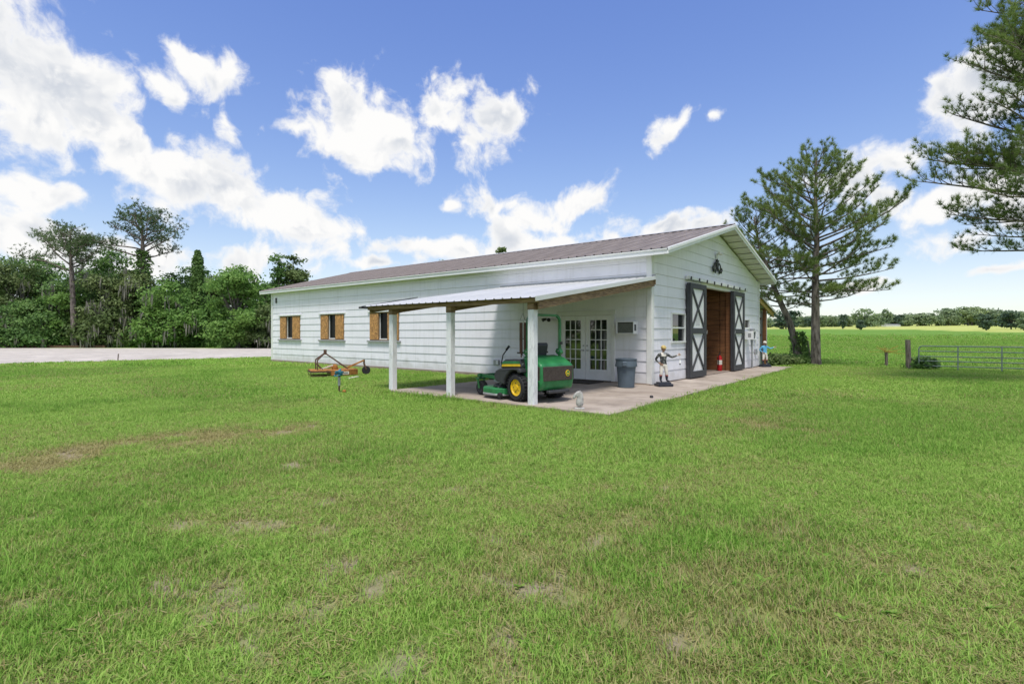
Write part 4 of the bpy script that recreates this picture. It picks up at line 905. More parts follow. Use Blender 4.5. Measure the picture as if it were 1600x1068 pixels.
MB().prism([(.45, .26), (.62, .30), (.78, .30), (.80, .26)], -.62, .62, 'y').build('belt_cover', M_PLAS, mw, bevel=.01)
for s_ in (-1, 1): MB().beam((.60, s_ * .62, .25), (.70, s_ * .45, .34), .03, .012).build('deck_hanger', M_GREYMET, mw)
MB().box(-.70, -.30, .20, -.60, .30, .26).build('rear_bumper', M_PLAS, mw, bevel=.012)
# roll bar
rb = MB(); pts = [(-.22, .47, .82), (-.22, .47, 1.70), (-.22, .45, 1.78), (-.22, .37, 1.84), (-.22, -.37, 1.84), (-.22, -.45, 1.78), (-.22, -.47, 1.70), (-.22, -.47, .82)]
for a, b in zip(pts[:-1], pts[1:]): rb.beam(a, b, .052, .062, up=(1, 0, 0))
rbo = rb.build('roll_bar', M_JDG, mw, bevel=.006)
for s in (-1, 1):
    MB().prism([(-.30, 1.02), (-.26, .98), (-.17, .98), (-.12, 1.04), (-.15, 1.11), (-.24, 1.12)], s * .47 - .045, s * .47 + .045, 'y').build('hinge_bracket', M_JDG, rbo, bevel=.008)
    MB().tube([(-.22, s * .52, 1.06), (-.22, s * .42, 1.06)], .016, 8).build('hinge_pin', M_GREYMET, rbo); MB().box(-.28, s * .47 - .03, 1.2, -.25, s * .47 + .03, 1.26).build('knob', M_PLAS, rbo)
MB().prism([(-.1, .3), (-.1, .62), (.5, .62), (.5, .3)], -.30, .30, 'y').build('chassis', M_PLAS, mw, bevel=.01)

# ------------------------------------------------------------------ figures: lawn statues, grown with a skin surface
def skin_mesh(nodes, edges, root, sub=2):
    names = list(nodes); me = bpy.data.meshes.new('sk'); me.from_pydata([nodes[n][0] for n in names], [(names.index(a), names.index(b)) for a, b in edges], [])
    ob = bpy.data.objects.new('sk', me); COL.objects.link(ob); ob.modifiers.new('skin', 'SKIN'); ss = ob.modifiers.new('sub', 'SUBSURF'); ss.levels = sub; ss.render_levels = sub
    for i, n in enumerate(names):
        r = nodes[n][1]; sv = me.skin_vertices[0].data[i]; sv.radius = (r, r) if not hasattr(r, '__len__') else r; sv.use_root = (n == root)
    bpy.context.view_layer.update(); dg = bpy.context.evaluated_depsgraph_get(); out = bpy.data.meshes.new_from_object(ob.evaluated_get(dg)); bpy.data.objects.remove(ob)
    out.polygons.foreach_set('use_smooth', [True] * len(out.polygons)); return out
def statue(loc, rz, coat, cap, accent, label, lamp):
    e = empty('lawn_statue', loc, rz, label, 'statue', 'cast lawn statues with an outstretched arm')
    MB().prism([(-.20, -.17), (.22, -.17), (.22, .17), (-.20, .17)], 0, .075, 'z').build('base', M_NAVY, e, bevel=.015)
    MB().prism([(-.16, -.13), (.18, -.13), (.18, .13), (-.16, .13)], .07, .115, 'z').build('plinth', M_NAVY, e, bevel=.015)
    z = .11
    n = {'pel': ((0, 0, z + .50), (.085, .07)), 'waist': ((0, .0, z + .60), (.075, .06)), 'chest': ((0, .01, z + .73), (.10, .075)), 'neck0': ((0, .01, z + .815), (.05, .05)), 'neck': ((0, .0, z + .845), (.032, .034)),
         'hl': ((-.055, 0, z + .46), .062), 'kl': ((-.075, -.03, z + .27), .046), 'cl': ((-.08, -.01, z + .17), .044), 'al': ((-.08, 0, z + .05), .03), 'tl': ((-.085, -.09, z + .022), .024),
         'hr': ((.055, 0, z + .46), .062), 'kr': ((.085, -.02, z + .27), .046), 'cr': ((.095, -.0, z + .17), .044), 'ar': ((.10, 0, z + .05), .03), 'tr': ((.15, -.08, z + .022), .024),
         'sr': ((.115, .01, z + .765), .042), 'er': ((.23, -.04, z + .68), .034), 'wr': ((.36, -.09, z + .735), .021), 'pr': ((.40, -.10, z + .75), (.024, .018)),
         'sl': ((-.115, .01, z + .765), .042), 'el': ((-.20, .06, z + .62), .034), 'wl': ((-.125, -.03, z + .52), .021), 'pl': ((-.10, -.055, z + .50), (.024, .018))}
    ed = [('pel', 'waist'), ('waist', 'chest'), ('chest', 'neck0'), ('neck0', 'neck'), ('pel', 'hl'), ('hl', 'kl'), ('kl', 'cl'), ('cl', 'al'), ('al', 'tl'), ('pel', 'hr'), ('hr', 'kr'), ('kr', 'cr'), ('cr', 'ar'), ('ar', 'tr'),
          ('chest', 'sr'), ('sr', 'er'), ('er', 'wr'), ('wr', 'pr'), ('chest', 'sl'), ('sl', 'el'), ('el', 'wl'), ('wl', 'pl')]
    me = skin_mesh(n, ed, 'pel', 2)
    for m_ in (coat, M_CREAM, M_NAVY, M_REDP, M_SKIN, accent): me.materials.append(m_)
    for p in me.polygons:
        c_ = p.center; zz = c_.z - z; i = 0
        if abs(c_.x) < .17 and zz < .17: i = 2
        elif abs(c_.x) < .17 and zz < .205: i = 3
        elif zz < .50 and abs(c_.x) < .15 and not (c_.x < -.1 and c_.y < -.02 and zz > .47): i = 1
        if c_.x > .345: i = 4 if c_.x > .37 else 1
        if zz > .825: i = 4
        if i == 0 and zz > .72 and abs(c_.x) < .07: i = 5
        if c_.x < -.085 and zz < .545 and zz > .46 and c_.y < -.02: i = 4
        p.material_index = i
    body = bpy.data.objects.new('body', me); COL.objects.link(body); body.parent = e
    # head with brow, nose, chin, ears
    hd = MB(); rows = []
    nseg, nr = 14, 11
    vs = []
    for i in range(nr):
        t = i / (nr - 1); ph_ = math.pi * t; zz = math.cos(ph_) * .078; r = math.sin(ph_)
        for k in range(nseg):
            a = 2 * math.pi * k / nseg; x = r * .056 * math.cos(a); y = r * .066 * math.sin(a)
            front = max(0, -math.sin(a)) ** 6
            if -.03 < zz < .012: y -= front * (.016 if zz < 0 else .008)
            if .008 < zz < .03: y += front * .006
            if zz < -.03: x *= .88; y -= front * .004
            vs.append((x, y, zz))
    fs = [(i*nseg+k, i*nseg+(k+1) % nseg, (i+1)*nseg+(k+1) % nseg, (i+1)*nseg+k) for i in range(nr-1) for k in range(nseg)]
    hd.add(vs, fs); ho = hd.build('head', M_SKIN, e, smooth=True, loc=(0, -.01, z + .915), rot=(0, 0, R(18)))
    fc = MB()
    for s in (-1, 1): fc.lathe([(.001, -.064), (.009, -.062), (.008, -.056)], (s * .02, -.002, .012), 8, axis='y')
    fc.beam((-.018, -.066, -.036), (.018, -.066, -.036), .006, .006); fc.build('face_marks', M_NAVY, ho)
    er = MB()
    for s in (-1, 1): er.prism([(-.012, -.018), (.012, -.012), (.014, .014), (-.008, .016)], s * .054 - .006, s * .054 + .006, 'x')
    er.build('ears', M_SKIN, ho)
    cp = MB(); cp.lathe([(.068, .012), (.073, .03), (.068, .06), (.048, .085), (.02, .096), (.004, .097)], n=18)
    cp.prism([(.062 * math.cos(R(a)), -.035 - .075 * math.sin(R(a))) for a in range(0, 181, 20)], .008, .018, 'z'); cp.build('cap', cap, ho, smooth=True)
    # fingers closed round the ring, free hand on the hip
    fg = MB()
    for k in range(4):
        zz = z + .775 - k * .013; fg.tube([(.405, -.118, zz), (.428, -.128 + .002 * k, zz), (.437, -.11, zz - .002), (.426, -.096, zz - .003)], [.0085, .008, .0075, .006], 6)
    fg.tube([(.395, -.085, z + .765), (.415, -.078, z + .785), (.432, -.095, z + .79)], [.009, .008, .006], 6); fg.build('fingers', M_SKIN, e, smooth=True)
    fg = MB()
    for k in range(4): fg.tube([(-.09 + .0 * k, -.065 + .004 * k, z + .515 - k * .012), (-.06, -.082 + .004 * k, z + .508 - k * .014), (-.04, -.078, z + .50 - k * .014)], [.0085, .008, .006], 6)
    fg.tube([(-.11, -.045, z + .52), (-.10, -.02, z + .545), (-.085, .0, z + .55)], [.009, .008, .006], 6); fg.build('hip_fingers', M_SKIN, e, smooth=True)
    # ring and, for one of them, a small hanging bell
    rg = MB(); rg.tube([(.43 + .033 * math.cos(t), -.11, z + .735 + .033 * math.sin(t)) for t in [k * math.pi / 7 for k in range(15)]], .005, 6); rg.build('ring', M_CREAM, e, smooth=True)
    if lamp:
        MB().tube([(.43, -.11, z + .705), (.43, -.11, z + .60)], .003, 4).build('cord', M_CREAM, e)
        MB().lathe([(.012, .61), (.022, .585), (.03, .55), (.034, .52)], (.43, -.11, z), 12).build('bell', M_WHITE, e, smooth=True)
        MB().lathe([(.015, .52), (.019, .49), (.006, .475)], (.43, -.11, z), 10).build('bell_clapper', M_NAVY, e, smooth=True)
    return e
M_PLAID = mat('checked_black_coat', (.03, .035, .035), .5, .5, 16, col2=(.16, .17, .16), contrast=(.45, .6))
statue((-.12, -.42, .07), R(-42), M_PLAID, M_GOLD, M_CREAM, 'lawn statue in dark checked jacket and gold cap at the near barn corner', True)
statue((10.75, -.30, .07), R(-42), M_SKYB, M_CREAM, M_SKYB, 'lawn statue in light blue jacket by the far gable corner', False)

# small cast horse-head figure on the patio edge
n = {'b': ((0, 0, .03), (.07, .085)), 'b2': ((0, .005, .10), (.065, .085)), 'n1': ((0, .015, .17), (.06, .075)), 'n2': ((0, .02, .24), (.056, .066)), 'p': ((0, .0, .30), (.048, .052)), 'f': ((0, -.055, .29), (.040, .040)), 'm': ((0, -.095, .235), (.033, .034)), 'm2': ((0, -.105, .195), (.028, .028)), 'el': ((-.022, .022, .355), .010), 'er': ((.022, .022, .355), .010), 'c': ((0, -.07, .09), (.045, .045))}
me = skin_mesh(n, [('b', 'b2'), ('b2', 'n1'), ('n1', 'n2'), ('n2', 'p'), ('p', 'f'), ('f', 'm'), ('m', 'm2'), ('p', 'el'), ('p', 'er'), ('b2', 'c')], 'b', 2); me.materials.append(M_STATUE)
fx, fy = at(905, 10.15)
fe = empty('garden_figurine', (fx, fy, .065), R(212), 'small grey weathered stone animal figurine at the patio corner', 'figurine')
bo = bpy.data.objects.new('figure', me); COL.objects.link(bo); bo.parent = fe
MB().prism([(-.08, -.09), (.08, -.09), (.08, .10), (-.08, .10)], -.0, .03, 'z').build('base', M_STATUE, fe, bevel=.01)
mn_ = MB(); 
for i in range(7): mn_.lathe([(.012, -.012), (.022, 0), (.012, .012)], (random.uniform(-.012, .012), .07 - .004 * i, .12 + i * .032), 7)
mn_.build('mane', M_STATUE, fe, smooth=True)
# stray cap on the walk
tag(MB().lathe([(.03, 0), (.045, .02), (.03, .05), (.008, .055)], (*at(1018, 11.9), .07), 10).build('litter_cup', M_BLACK, smooth=True), 'tiny dark cup lying on the walk edge by the lawn', 'litter')

# ------------------------------------------------------------------ rotary cutter implement on the grass
cu = empty('rotary_cutter', (-3.45, 10.45, .03), R(-24), 'rusty orange rotary cutter with a dark A-frame on the grass', 'rotary cutter')
cu.scale = (.8, .8, .82)
MB().prism([(-1.0, -.62), (.55, -.62), (1.0, -.25), (1.0, .25), (.55, .62), (-1.0, .62)], .22, .26, 'z').build('deck', M_RUST, cu, bevel=.008)
sk = MB()
for (a, b) in (((-.2, -.62), (.55, -.62)), ((.55, -.62), (1.0, -.25)), ((1.0, -.25), (1.0, .25)), ((1.0, .25), (.55, .62)), ((.55, .62), (-.2, .62))): sk.beam((a[0], a[1], .13), (b[0], b[1], .13), .012, .19)
sk.build('skirt', M_RUST, cu)
sk = MB()
for s in (-1, 1): sk.beam((-1.02, s * .615, .20), (-.2, s * .615, .20), .014, .07); sk.beam((-1.0, s * .6, .03), (-.3, s * .6, .02), .06, .02); sk.beam((-1.0, s * .6, .03), (-1.02, s * .6, .2), .05, .02, up=(1, 0, 0))
sk.beam((-1.01, -.6, .2), (-1.01, .6, .2), .014, .08); sk.build('side_runner', M_RUSTD, cu)
lb = MB().box(.18, -.637, .07, .56, -.63, .19).build('plate', M_CREAM, cu); l2 = MB()
for i in range(7): l2.box(.235 + i * .042, -.642, .10, .262 + i * .042, -.638, .155)
l2.build('lettering', M_NAVY, lb)
fr = MB(); top = (-.35, 0, .98)
for s in (-1, 1):
    fr.beam((-.72, s * .34, .26), (-.72, s * .34, .68), .04, .05, up=(1, 0, 0)); fr.beam((-.72, s * .34, .68), (top[0] - .05, s * .05, .95), .04, .05)
    fr.beam((-.70, s * .34, .50), (-.48, s * .34, .26), .03, .035)
    fr.beam((top[0], s * .05, .96), (.60, s * .18, .27), .03, .05)
fr.box(-.42, -.07, .90, -.30, .07, 1.12); fr.build('hitch_frame', M_RUSTD, cu, bevel=.004)
gb = MB(); gb.lathe([(.13, .26), (.14, .30), (.12, .42), (.07, .45), (.06, .48)], (.05, 0, 0), 16); gb.tube([(-.05, 0, .37), (-.28, 0, .37)], .05, 10); gb.build('gearbox', M_RUST, cu, smooth=True)
MB().beam((-.55, -.2, .30), (-.05, -.12, .44), .04, .05).build('loose_board', M_CREAM, cu)
tw = MB(); tw.beam((.55, -.1, .30), (1.32, -.02, .62), .05, .06); tw.beam((.55, .1, .30), (1.32, .02, .62), .05, .06); tw.build('tail_arm', M_RUST, cu)
tw = MB(); tw.tube([(1.33, 0, .66), (1.33, 0, .46)], .04, 10); tw.beam((1.33, -.06, .48), (1.42, -.06, .20), .015, .06, up=(1, 0, 0)); tw.beam((1.33, .06, .48), (1.42, .06, .20), .015, .06, up=(1, 0, 0)); two = tw.build('tail_fork', M_RUSTD, cu)
MB().lathe([(.10, -.05), (.17, -.05), (.19, -.02), (.19, .02), (.17, .05), (.10, .05)], (1.42, 0, .18), 18, axis='y').build('tail_wheel', M_RUB, cu, smooth=True)
tag(MB().beam((*at(545, 17.4), .04), (*at(559, 18.0), .05), .09, .03).build('loose_plank', M_CREAM), 'short cream board lying on the grass before the rotary cutter', 'board')
# hose post
hx, hy_ = gpt(530, 613)
hp = empty('hose_post', (hx, hy_, 0), 0, 'short grey yard hydrant post topped with teal hose in the lawn', 'post')
MB().tube([(0, 0, -.05), (0, 0, .20), (.0, 0, .42)], [.022, .022, .026], 10).build('stem', M_RUSTD, hp, smooth=True)
MB().tube([(0, 0, .18), (0, 0, .40)], .034, 10).build('sleeve', M_GREYMET, hp, smooth=True)
h = MB()
for k in range(4):
    c0 = Vector((random.uniform(-.04, .04), random.uniform(-.04, .04), .46 + .025 * k)); rr = .075 + .02 * random.random(); tl_ = random.uniform(-.5, .5)
    h.tube([(c0.x + rr * math.cos(t), c0.y + rr * math.sin(t), c0.z + tl_ * rr * math.cos(t)) for t in [j * math.pi / 7 for j in range(15)]], .016, 6)
h.build('hose', M_BLUE, hp, smooth=True)
MB().tube([(0, 0, .42), (0, 0, .56), (.05, 0, .60)], [.03, .035, .02], 10).build('valve_head', M_BLUE, hp, smooth=True)
tag(MB().lathe([(.03, 0), (.05, .02), (.045, .05), (.02, .065)], (hx + .07, hy_ - .12, .01), 10).build('orange_cap', M_RUST, smooth=True), 'small orange cap in the grass at the foot of the hose post', 'cap')
sx_, sy_ = gpt(184, 563); stk = MB(); stk.beam((sx_, sy_, -.05), (sx_ + .03, sy_, .38), .05, .05); tag(stk.build('marker_stake', M_POSTW), 'short dark marker stake at the near edge of the drive', 'stake')

# ------------------------------------------------------------------ gate and fence posts
GX = 13.9; gt = empty('field_gate', (GX, -5.5, 0), 0, 'green-grey tubular steel field gate', 'gate')
gy0, gy1 = 0, -4.9
zs = [.99, .78, .57, .38, .18]
def gb_(mb, n, **k): return mb.build(n, M_GATE, gt, smooth=True, **k)
gb_(MB().tube([(0, gy0, .18), (0, gy0, .88), (0, gy0 - .03, .96), (0, gy0 - .11, .99), (0, gy1 + .11, .99), (0, gy1 + .03, .96), (0, gy1, .88), (0, gy1, .18)], .024, 8), 'frame')
for zz in zs[1:]: gb_(MB().tube([(0, gy0, zz), (0, gy1, zz)], .02, 8), 'rail')
for yy in (-1.25, -2.55, -3.85): gb_(MB().box(-.03, yy - .022, .02, .03, yy + .022, 1.01), 'upright')
def fence_post(x, y, h, r, label, lean=(0, 0)):
    p = MB(); z0 = float(gz(x, y)); p.tube([(x, y, z0 - .2), (x + lean[0] * .3, y + lean[1] * .3, z0 + h * .4), (x + lean[0], y + lean[1], z0 + h), ], [r * 1.06, r, r * .94], 9)
    return tag(p.build('fence_post', M_POSTW, smooth=True), label, 'fence post', None)
fence_post(13.95, -5.16, 1.25, .10, 'thick weathered wooden gate post at the left end of the field gate', (-.02, .03))
fence_post(16.7, -.99, 1.15, .06, 'thin leaning dark fence post left of the big pine trunk', (-.12, .12))
fence_post(13.9, -10.6, 1.25, .10, 'wooden post carrying far end of the field gate', (0, 0))

# ------------------------------------------------------------------ trees
def quad_leaves(P, size, flat=.0, seed=0, aspect=1.7, out=None):
    """one kite-shaped leaf face per point"""
    r = np.random.default_rng(seed); n = len(P)
    d = r.normal(size=(n, 3)); 
    if out is not None: d = d * .8 + out
    d /= np.linalg.norm(d, axis=1)[:, None] + 1e-9
    t = r.normal(size=(n, 3)); t -= d * (t * d).sum(1)[:, None]; t /= np.linalg.norm(t, axis=1)[:, None] + 1e-9; b = np.cross(d, t)
    s = (size * r.uniform(.6, 1.35, n))[:, None]
    v = np.stack([P - t * s * .5 * aspect, P + b * s * .5 - t * s * .1, P + t * s * .5 * aspect + d * s * .15, P - b * s * .5 - t * s * .1], 1).reshape(-1, 3)
    return v, np.arange(n * 4).reshape(-1, 4)
def needle_tufts(C, D, n, length, width, spread, seed=0):
    r = np.random.default_rng(seed); m = len(C)
    C = np.repeat(C, n, 0); D = np.repeat(D, n, 0)
    d = D + r.normal(size=C.shape) * spread; d /= np.linalg.norm(d, axis=1)[:, None]
    t = r.normal(size=C.shape); t -= d * (t * d).sum(1)[:, None]; t /= np.linalg.norm(t, axis=1)[:, None]
    L_ = (length * r.uniform(.7, 1.15, len(C)))[:, None]
    v = np.stack([C - t * width * .5, C + t * width * .5, C + d * L_], 1).reshape(-1, 3)
    return v, np.arange(len(C) * 3).reshape(-1, 3)
def limb_pts(p, dirv, length, up, n, r, wob=.12):
    pts = [np.array(p, float)]; d = np.array(dirv, float); d /= np.linalg.norm(d)
    for i in range(n):
        d = d + np.array([0, 0, up / n]) + r.normal(size=3) * wob / math.sqrt(n); d /= np.linalg.norm(d); pts.append(pts[-1] + d * length / n)
    return pts
def pine(name, base, trunk, r0, crown, nl, label, cat='tree', seed=1, tuft=20, tl=.22, tw=.013, m_need=None, bark=None, sides=None, upw=.55, nt=12, group=None, skip=None, spread=.42, t0=.22, tip=.3):
    """trunk: polyline (local), crown: list of (z, limb length); limbs droop or rise with height"""
    r = np.random.default_rng(seed); e = empty(name, base, 0, label, cat, group)
    T = [np.array(p, float) for p in trunk]; zt = np.array([p[2] for p in T]); H = zt[-1]
    wood = MB(); rad = [max(.03, r0 * (1 - .80 * (z / H)) * (1.25 if z < .1 else 1)) for z in zt]; wood.tube(T, rad, 12)
    def tp(z): return np.array([np.interp(z, zt, [p[k] for p in T]) for k in range(3)])
    cz = [c[0] for c in crown]; cl = [c[1] for c in crown]; C = []; D = []
    for i in range(nl):
        f = (i + r.uniform(0, .9)) / nl; z = cz[0] + (cz[-1] - cz[0]) * f ** .92
        az = sides(r, z) if sides else i * 2.4 + r.uniform(-.5, .5)
        if skip and skip(z, az, r): continue
        ln = np.interp(z, cz, cl) * r.uniform(.66, 1.02)
        rise = -.10 + .9 * max(0, (z - cz[0]) / (cz[-1] - cz[0])) ** 1.3 + r.uniform(-.12, .18)
        d = np.array([math.cos(az), math.sin(az), rise]); p0 = tp(z); pts = limb_pts(p0, d, ln, upw * .55, 6, r)
        rr = max(.014, .018 + ln * .011 * (1 if z < cz[0] * .5 + cz[-1] * .5 else .8)); wood.tube(pts, [rr * (1 - .78 * k / 6) for k in range(7)], 6)
        nb_ = max(3, int(nt * ln / 3.0))
        for k in range(nb_):
            t = t0 + (1 - t0) * (k + r.uniform(0, .9)) / nb_; q = t * 6; j = min(5, int(q)); pp = pts[j] + (pts[j+1] - pts[j]) * (q - j)
            dl = pts[j+1] - pts[j]; dl = dl / np.linalg.norm(dl); sd_ = np.cross(dl, [0, 0, 1]); sd_ = sd_ / (np.linalg.norm(sd_) + 1e-6) * (1 if k % 2 else -1)
            dd = dl * r.uniform(.35, .9) + sd_ * r.uniform(.3, .95) + np.array([0, 0, r.uniform(.0, .6)]); tlen = ln * r.uniform(.13, .30) * (1.2 - .5 * t) + .12
            tpts = limb_pts(pp, dd, tlen, .35, 3, r, .2); wood.tube(tpts, [.011, .009, .007, .004], 4, cap=False)
            ntf = max(2, int(tlen / .11))
            for u in range(ntf):
                w = tip + (1 - tip) * (u + r.uniform(0, 1)) / ntf; q2 = w * 3; j2 = min(2, int(q2)); c0 = tpts[j2] + (tpts[j2+1] - tpts[j2]) * (q2 - j2)
                ddn = tpts[j2+1] - tpts[j2]; ddn /= np.linalg.norm(ddn); C.append(c0 + r.normal(size=3) * .05); D.append(ddn * .8 + np.array([0, 0, .75]) + r.normal(size=3) * .25)
            C.append(tpts[-1]); D.append((tpts[-1] - tpts[-2]) / np.linalg.norm(tpts[-1] - tpts[-2]) + np.array([0, 0, .7]))
        C.append(pts[-1]); D.append(np.array([0, 0, .9]) + d * .6)
    wood.build('trunk', bark or M_BARK, e, smooth=True)
    C = np.array(C); D = np.array(D); D /= np.linalg.norm(D, axis=1)[:, None]
    v, f = needle_tufts(C, D, tuft, tl, tw, spread, seed)
    me = raw_mesh('crown', v, f, m_need or M_NEED); o = bpy.data.objects.new('crown', me); COL.objects.link(o); o.parent = e
    return e
p1 = (15.02, -1.53, 0)
pine('pine_tree', p1, [(0, 0, -.2), (.0, 0, .3), (.02, .02, 2), (-.03, .02, 4), (.02, -.04, 6), (.0, .02, 8), (.05, 0, 9.2), (.04, .0, 10.0)], .225,
     [(2.7, 1.9), (3.6, 3.4), (4.8, 4.1), (6, 3.8), (7.2, 3.4), (8.3, 2.6), (9.2, 1.7), (9.9, .7)], 64, 'tall straight pine with spreading crown just right of the barn', seed=5, tuft=30, tl=.21, tw=.012, nt=14, spread=.62, t0=.30, tip=.45)
pine('pine_tree', (15.75, -.68, 0), [(0, 0, -.2), (-.10, .14, 1.0), (-.35, .42, 2.2), (-.72, .85, 3.4), (-1.0, 1.2, 4.6), (-1.25, 1.6, 6.0), (-1.3, 1.8, 7.4)], .2,
     [(2.6, 1.8), (3.4, 2.7), (4.6, 3.0), (5.8, 2.6), (6.8, 1.7), (7.3, .6)], 42, 'slimmer leaning pine with vines at its foot beside the shed', seed=9, tuft=28, tl=.21, tw=.012, nt=12, spread=.62, t0=.38, tip=.5)
# the pine whose limbs hang in from the right edge
pr = (*at(1705, 15.2), 0)
def pr_sides(r, z):
    return math.atan2(-RT.y, -RT.x) + r.normal() * .62 if r.uniform() < .62 else r.uniform(0, 6.28)
pine('pine_tree', pr, [(0, 0, -.2), (.02, 0, .3), (.05, .05, 3), (0, .1, 6), (.08, .05, 9), (.1, .1, 12), (.1, .1, 14.6)], .34,
     [(3.9, 3.0), (4.6, 3.8), (5.6, 4.2), (7.2, 3.9), (8.4, 3.7), (9.6, 3.0), (11.5, 2.6), (13, 1.8), (14.4, .6)], 70, 'big pine whose long limbs reach in from the right edge', seed=22, tuft=30, tl=.18, tw=.009, sides=pr_sides, upw=.25, nt=20, spread=.55, tip=.4)

def ellipsoid_clumps(r, n, lobes):
    P = []
    w = np.array([l[3] * l[4] * l[5] for l in lobes]) ** .7; w /= w.sum()
    for i in range(n):
        l = lobes[r.choice(len(lobes), p=w)]; d = r.normal(size=3); d /= np.linalg.norm(d); s = r.uniform(.45, 1.0) ** .5
        P.append((l[0] + d[0] * l[3] * s, l[1] + d[1] * l[4] * s, l[2] + d[2] * l[5] * s, d[0], d[1], d[2]))
    return np.array(P)
def broadleaf(name, base, H, Wd, mtl, label, seed=1, leaves=9000, leaf=.2, low=.15, cat='tree', group=None, moss=0, shape='round', bark=None, trunk_r=None, clumps=None):
    r = np.random.default_rng(seed); e = empty(name, base, 0, label, cat, group); rad = Wd / 2
    lobes = []
    if shape == 'round':
        for k in range(13):
            a = k * 2.4 + r.uniform(-.4, .4); f = r.uniform(.25, .78); zz = H * (low + (1 - low) * r.uniform(.12, .80)); q = rad * r.uniform(.24, .46)
            lobes.append((rad * f * math.cos(a), rad * f * math.sin(a), zz, q, q, min(q * .85, (H - zz))))
        lobes.append((r.uniform(-.2, .2) * rad, r.uniform(-.2, .2) * rad, H * .8, rad * .45, rad * .45, H * .2)); lobes.append((0, 0, H * (low + .22), rad * .6, rad * .6, H * .2))
    elif shape == 'cone':
        for k in range(8):
            t = k / 7; q = rad * (1.02 - .85 * t); lobes.append((r.uniform(-.15, .15) * rad, r.uniform(-.15, .15) * rad, H * (low + .12 + (1 - low - .16) * t), q * .85, q * .85, H * .12))
    elif shape == 'skirt':
        for k in range(9):
            a = k * .8; zz = H * r.uniform(.12, .7); f = .6; q = rad * r.uniform(.4, .55); lobes.append((rad * f * math.cos(a), rad * f * math.sin(a), zz, q, q, H * .22))
        lobes.append((0, 0, H * .7, rad * .6, rad * .6, H * .3))
    nc = clumps or max(30, int(leaves / 85)); K = ellipsoid_clumps(r, nc, lobes); per = leaves // nc
    cr = rad * r.uniform(.05, .19, nc) + .12
    P = np.repeat(K[:, :3], per, 0) + r.normal(size=(nc * per, 3)) * np.repeat(cr, per)[:, None] * np.array([1, 1, .42])
    out = np.repeat(K[:, 3:], per, 0) + np.array([0, 0, .5])
    P[:, 2] = np.maximum(P[:, 2], .1)
    v, f = quad_leaves(P, leaf, seed=seed, out=out)
    me = raw_mesh('crown', v, f, mtl); o = bpy.data.objects.new('crown', me); COL.objects.link(o); o.parent = e
    tr = trunk_r or max(.08, H * .022); wd = MB(); wd.tube([(0, 0, -.2), (r.uniform(-.1, .1), r.uniform(-.1, .1), H * .25), (r.uniform(-.2, .2), r.uniform(-.2, .2), H * .5), (0, 0, H * .8)], [tr * 1.2, tr, tr * .75, tr * .25], 9)
    for k in range(0, min(nc, 46)):
        c_ = K[k * nc // min(nc, 46), :3]; z0 = H * r.uniform(.12, .5); m_ = np.array([c_[0] * .5, c_[1] * .5, (z0 + c_[2]) / 2 + .1 * H * r.uniform(-.3, .6)]); wd.tube([(0, 0, z0), m_, c_], [tr * .42, tr * .25, .015], 5, cap=False)
    wd.build('trunk', bark or M_BARK2, e, smooth=True)
    if moss:
        n_ = moss; face = np.where(K[:, 3] * FW.x + K[:, 4] * FW.y < -.15)[0]; face = face if len(face) else np.arange(nc); idx = r.choice(face, n_); Pm = K[idx, :3] + K[idx, 3:] * .45 + r.normal(size=(n_, 3)) * .25; V = []; F = []
        for q in Pm:
            for s in range(7):
                a = r.uniform(0, 6.28); w = r.uniform(.03, .08); ln = r.uniform(.4, 1.5); c0 = q + r.normal(size=3) * .16; ax = np.array([math.cos(a), math.sin(a), 0]) * w; sw = r.normal(size=3) * .06; b0 = len(V)
                V += [c0 - ax * .5, c0 + ax * .5, c0 + ax + sw - np.array([0, 0, ln * .5]), c0 - ax + sw - np.array([0, 0, ln * .5]), c0 + sw * 1.5 - np.array([0, 0, ln]), c0 + sw * 1.5 - np.array([0, 0, ln]) + ax * .2]; F += [(b0, b0+1, b0+2, b0+3), (b0+3, b0+2, b0+5, b0+4)]
        mm = raw_mesh('hanging_moss', V, F, M_MOSS); om = bpy.data.objects.new('hanging_moss', mm); COL.objects.link(om); om.parent = e; om['kind'] = 'stuff'
    return e
# --- woods beyond the drive, left
GW = 'oaks in the woods beyond the drive'; LW = 'dark green oak in the wall of woods beyond the drive'
wl = [(-340, 66, 400, 60), (-280, 64, 396, 60), (-215, 62, 402, 58), (-150, 63, 395, 58), (-95, 62, 398, 56), (-45, 60, 402, 50), (-5, 63, 393, 46), (38, 60, 405, 46), (70, 65, 392, 46), (92, 59, 450, 36), (142, 62, 402, 44), (172, 65, 388, 40), (196, 60, 425, 40), (228, 66, 432, 36), (238, 61, 455, 34), (300, 67, 405, 30), (335, 66, 428, 34), (412, 60, 440, 34), (320, 62, 465, 30), (10, 57.5, 470, 40), (60, 57.5, 468, 36), (160, 57.8, 478, 34)]
for i, (px, d, ty_, hw) in enumerate(wl):
    x, y = at(px, d); broadleaf('oak_tree', (x, y, 0), ph(ty_, d), hw * 2 * d / FPX * 1.15, [M_LEAF, M_LEAF, M_LEAFO, M_LEAFB][[0, 1, 0, 2, 0, 3, 1, 0, 2][(i + 5) % 9]], [LW, LW, 'olive mossy oak in the wall of woods beyond the drive',
     'lighter green oak low in the woods left of the bare-trunked pine' if px < 117 else 'lighter green oak low in the woods near the vine snag'][0 if [0, 1, 0, 2, 0, 3, 1, 0, 2][(i + 5) % 9] < 2 else [0, 1, 0, 2, 0, 3, 1, 0, 2][(i + 5) % 9] - 0 if [0, 1, 0, 2, 0, 3, 1, 0, 2][(i + 5) % 9] == 2 else 3], 100 + i, 14000, .185, .03, group=GW, moss=60 if i in (7, 12, 14, 10, 16, 21) else 14)
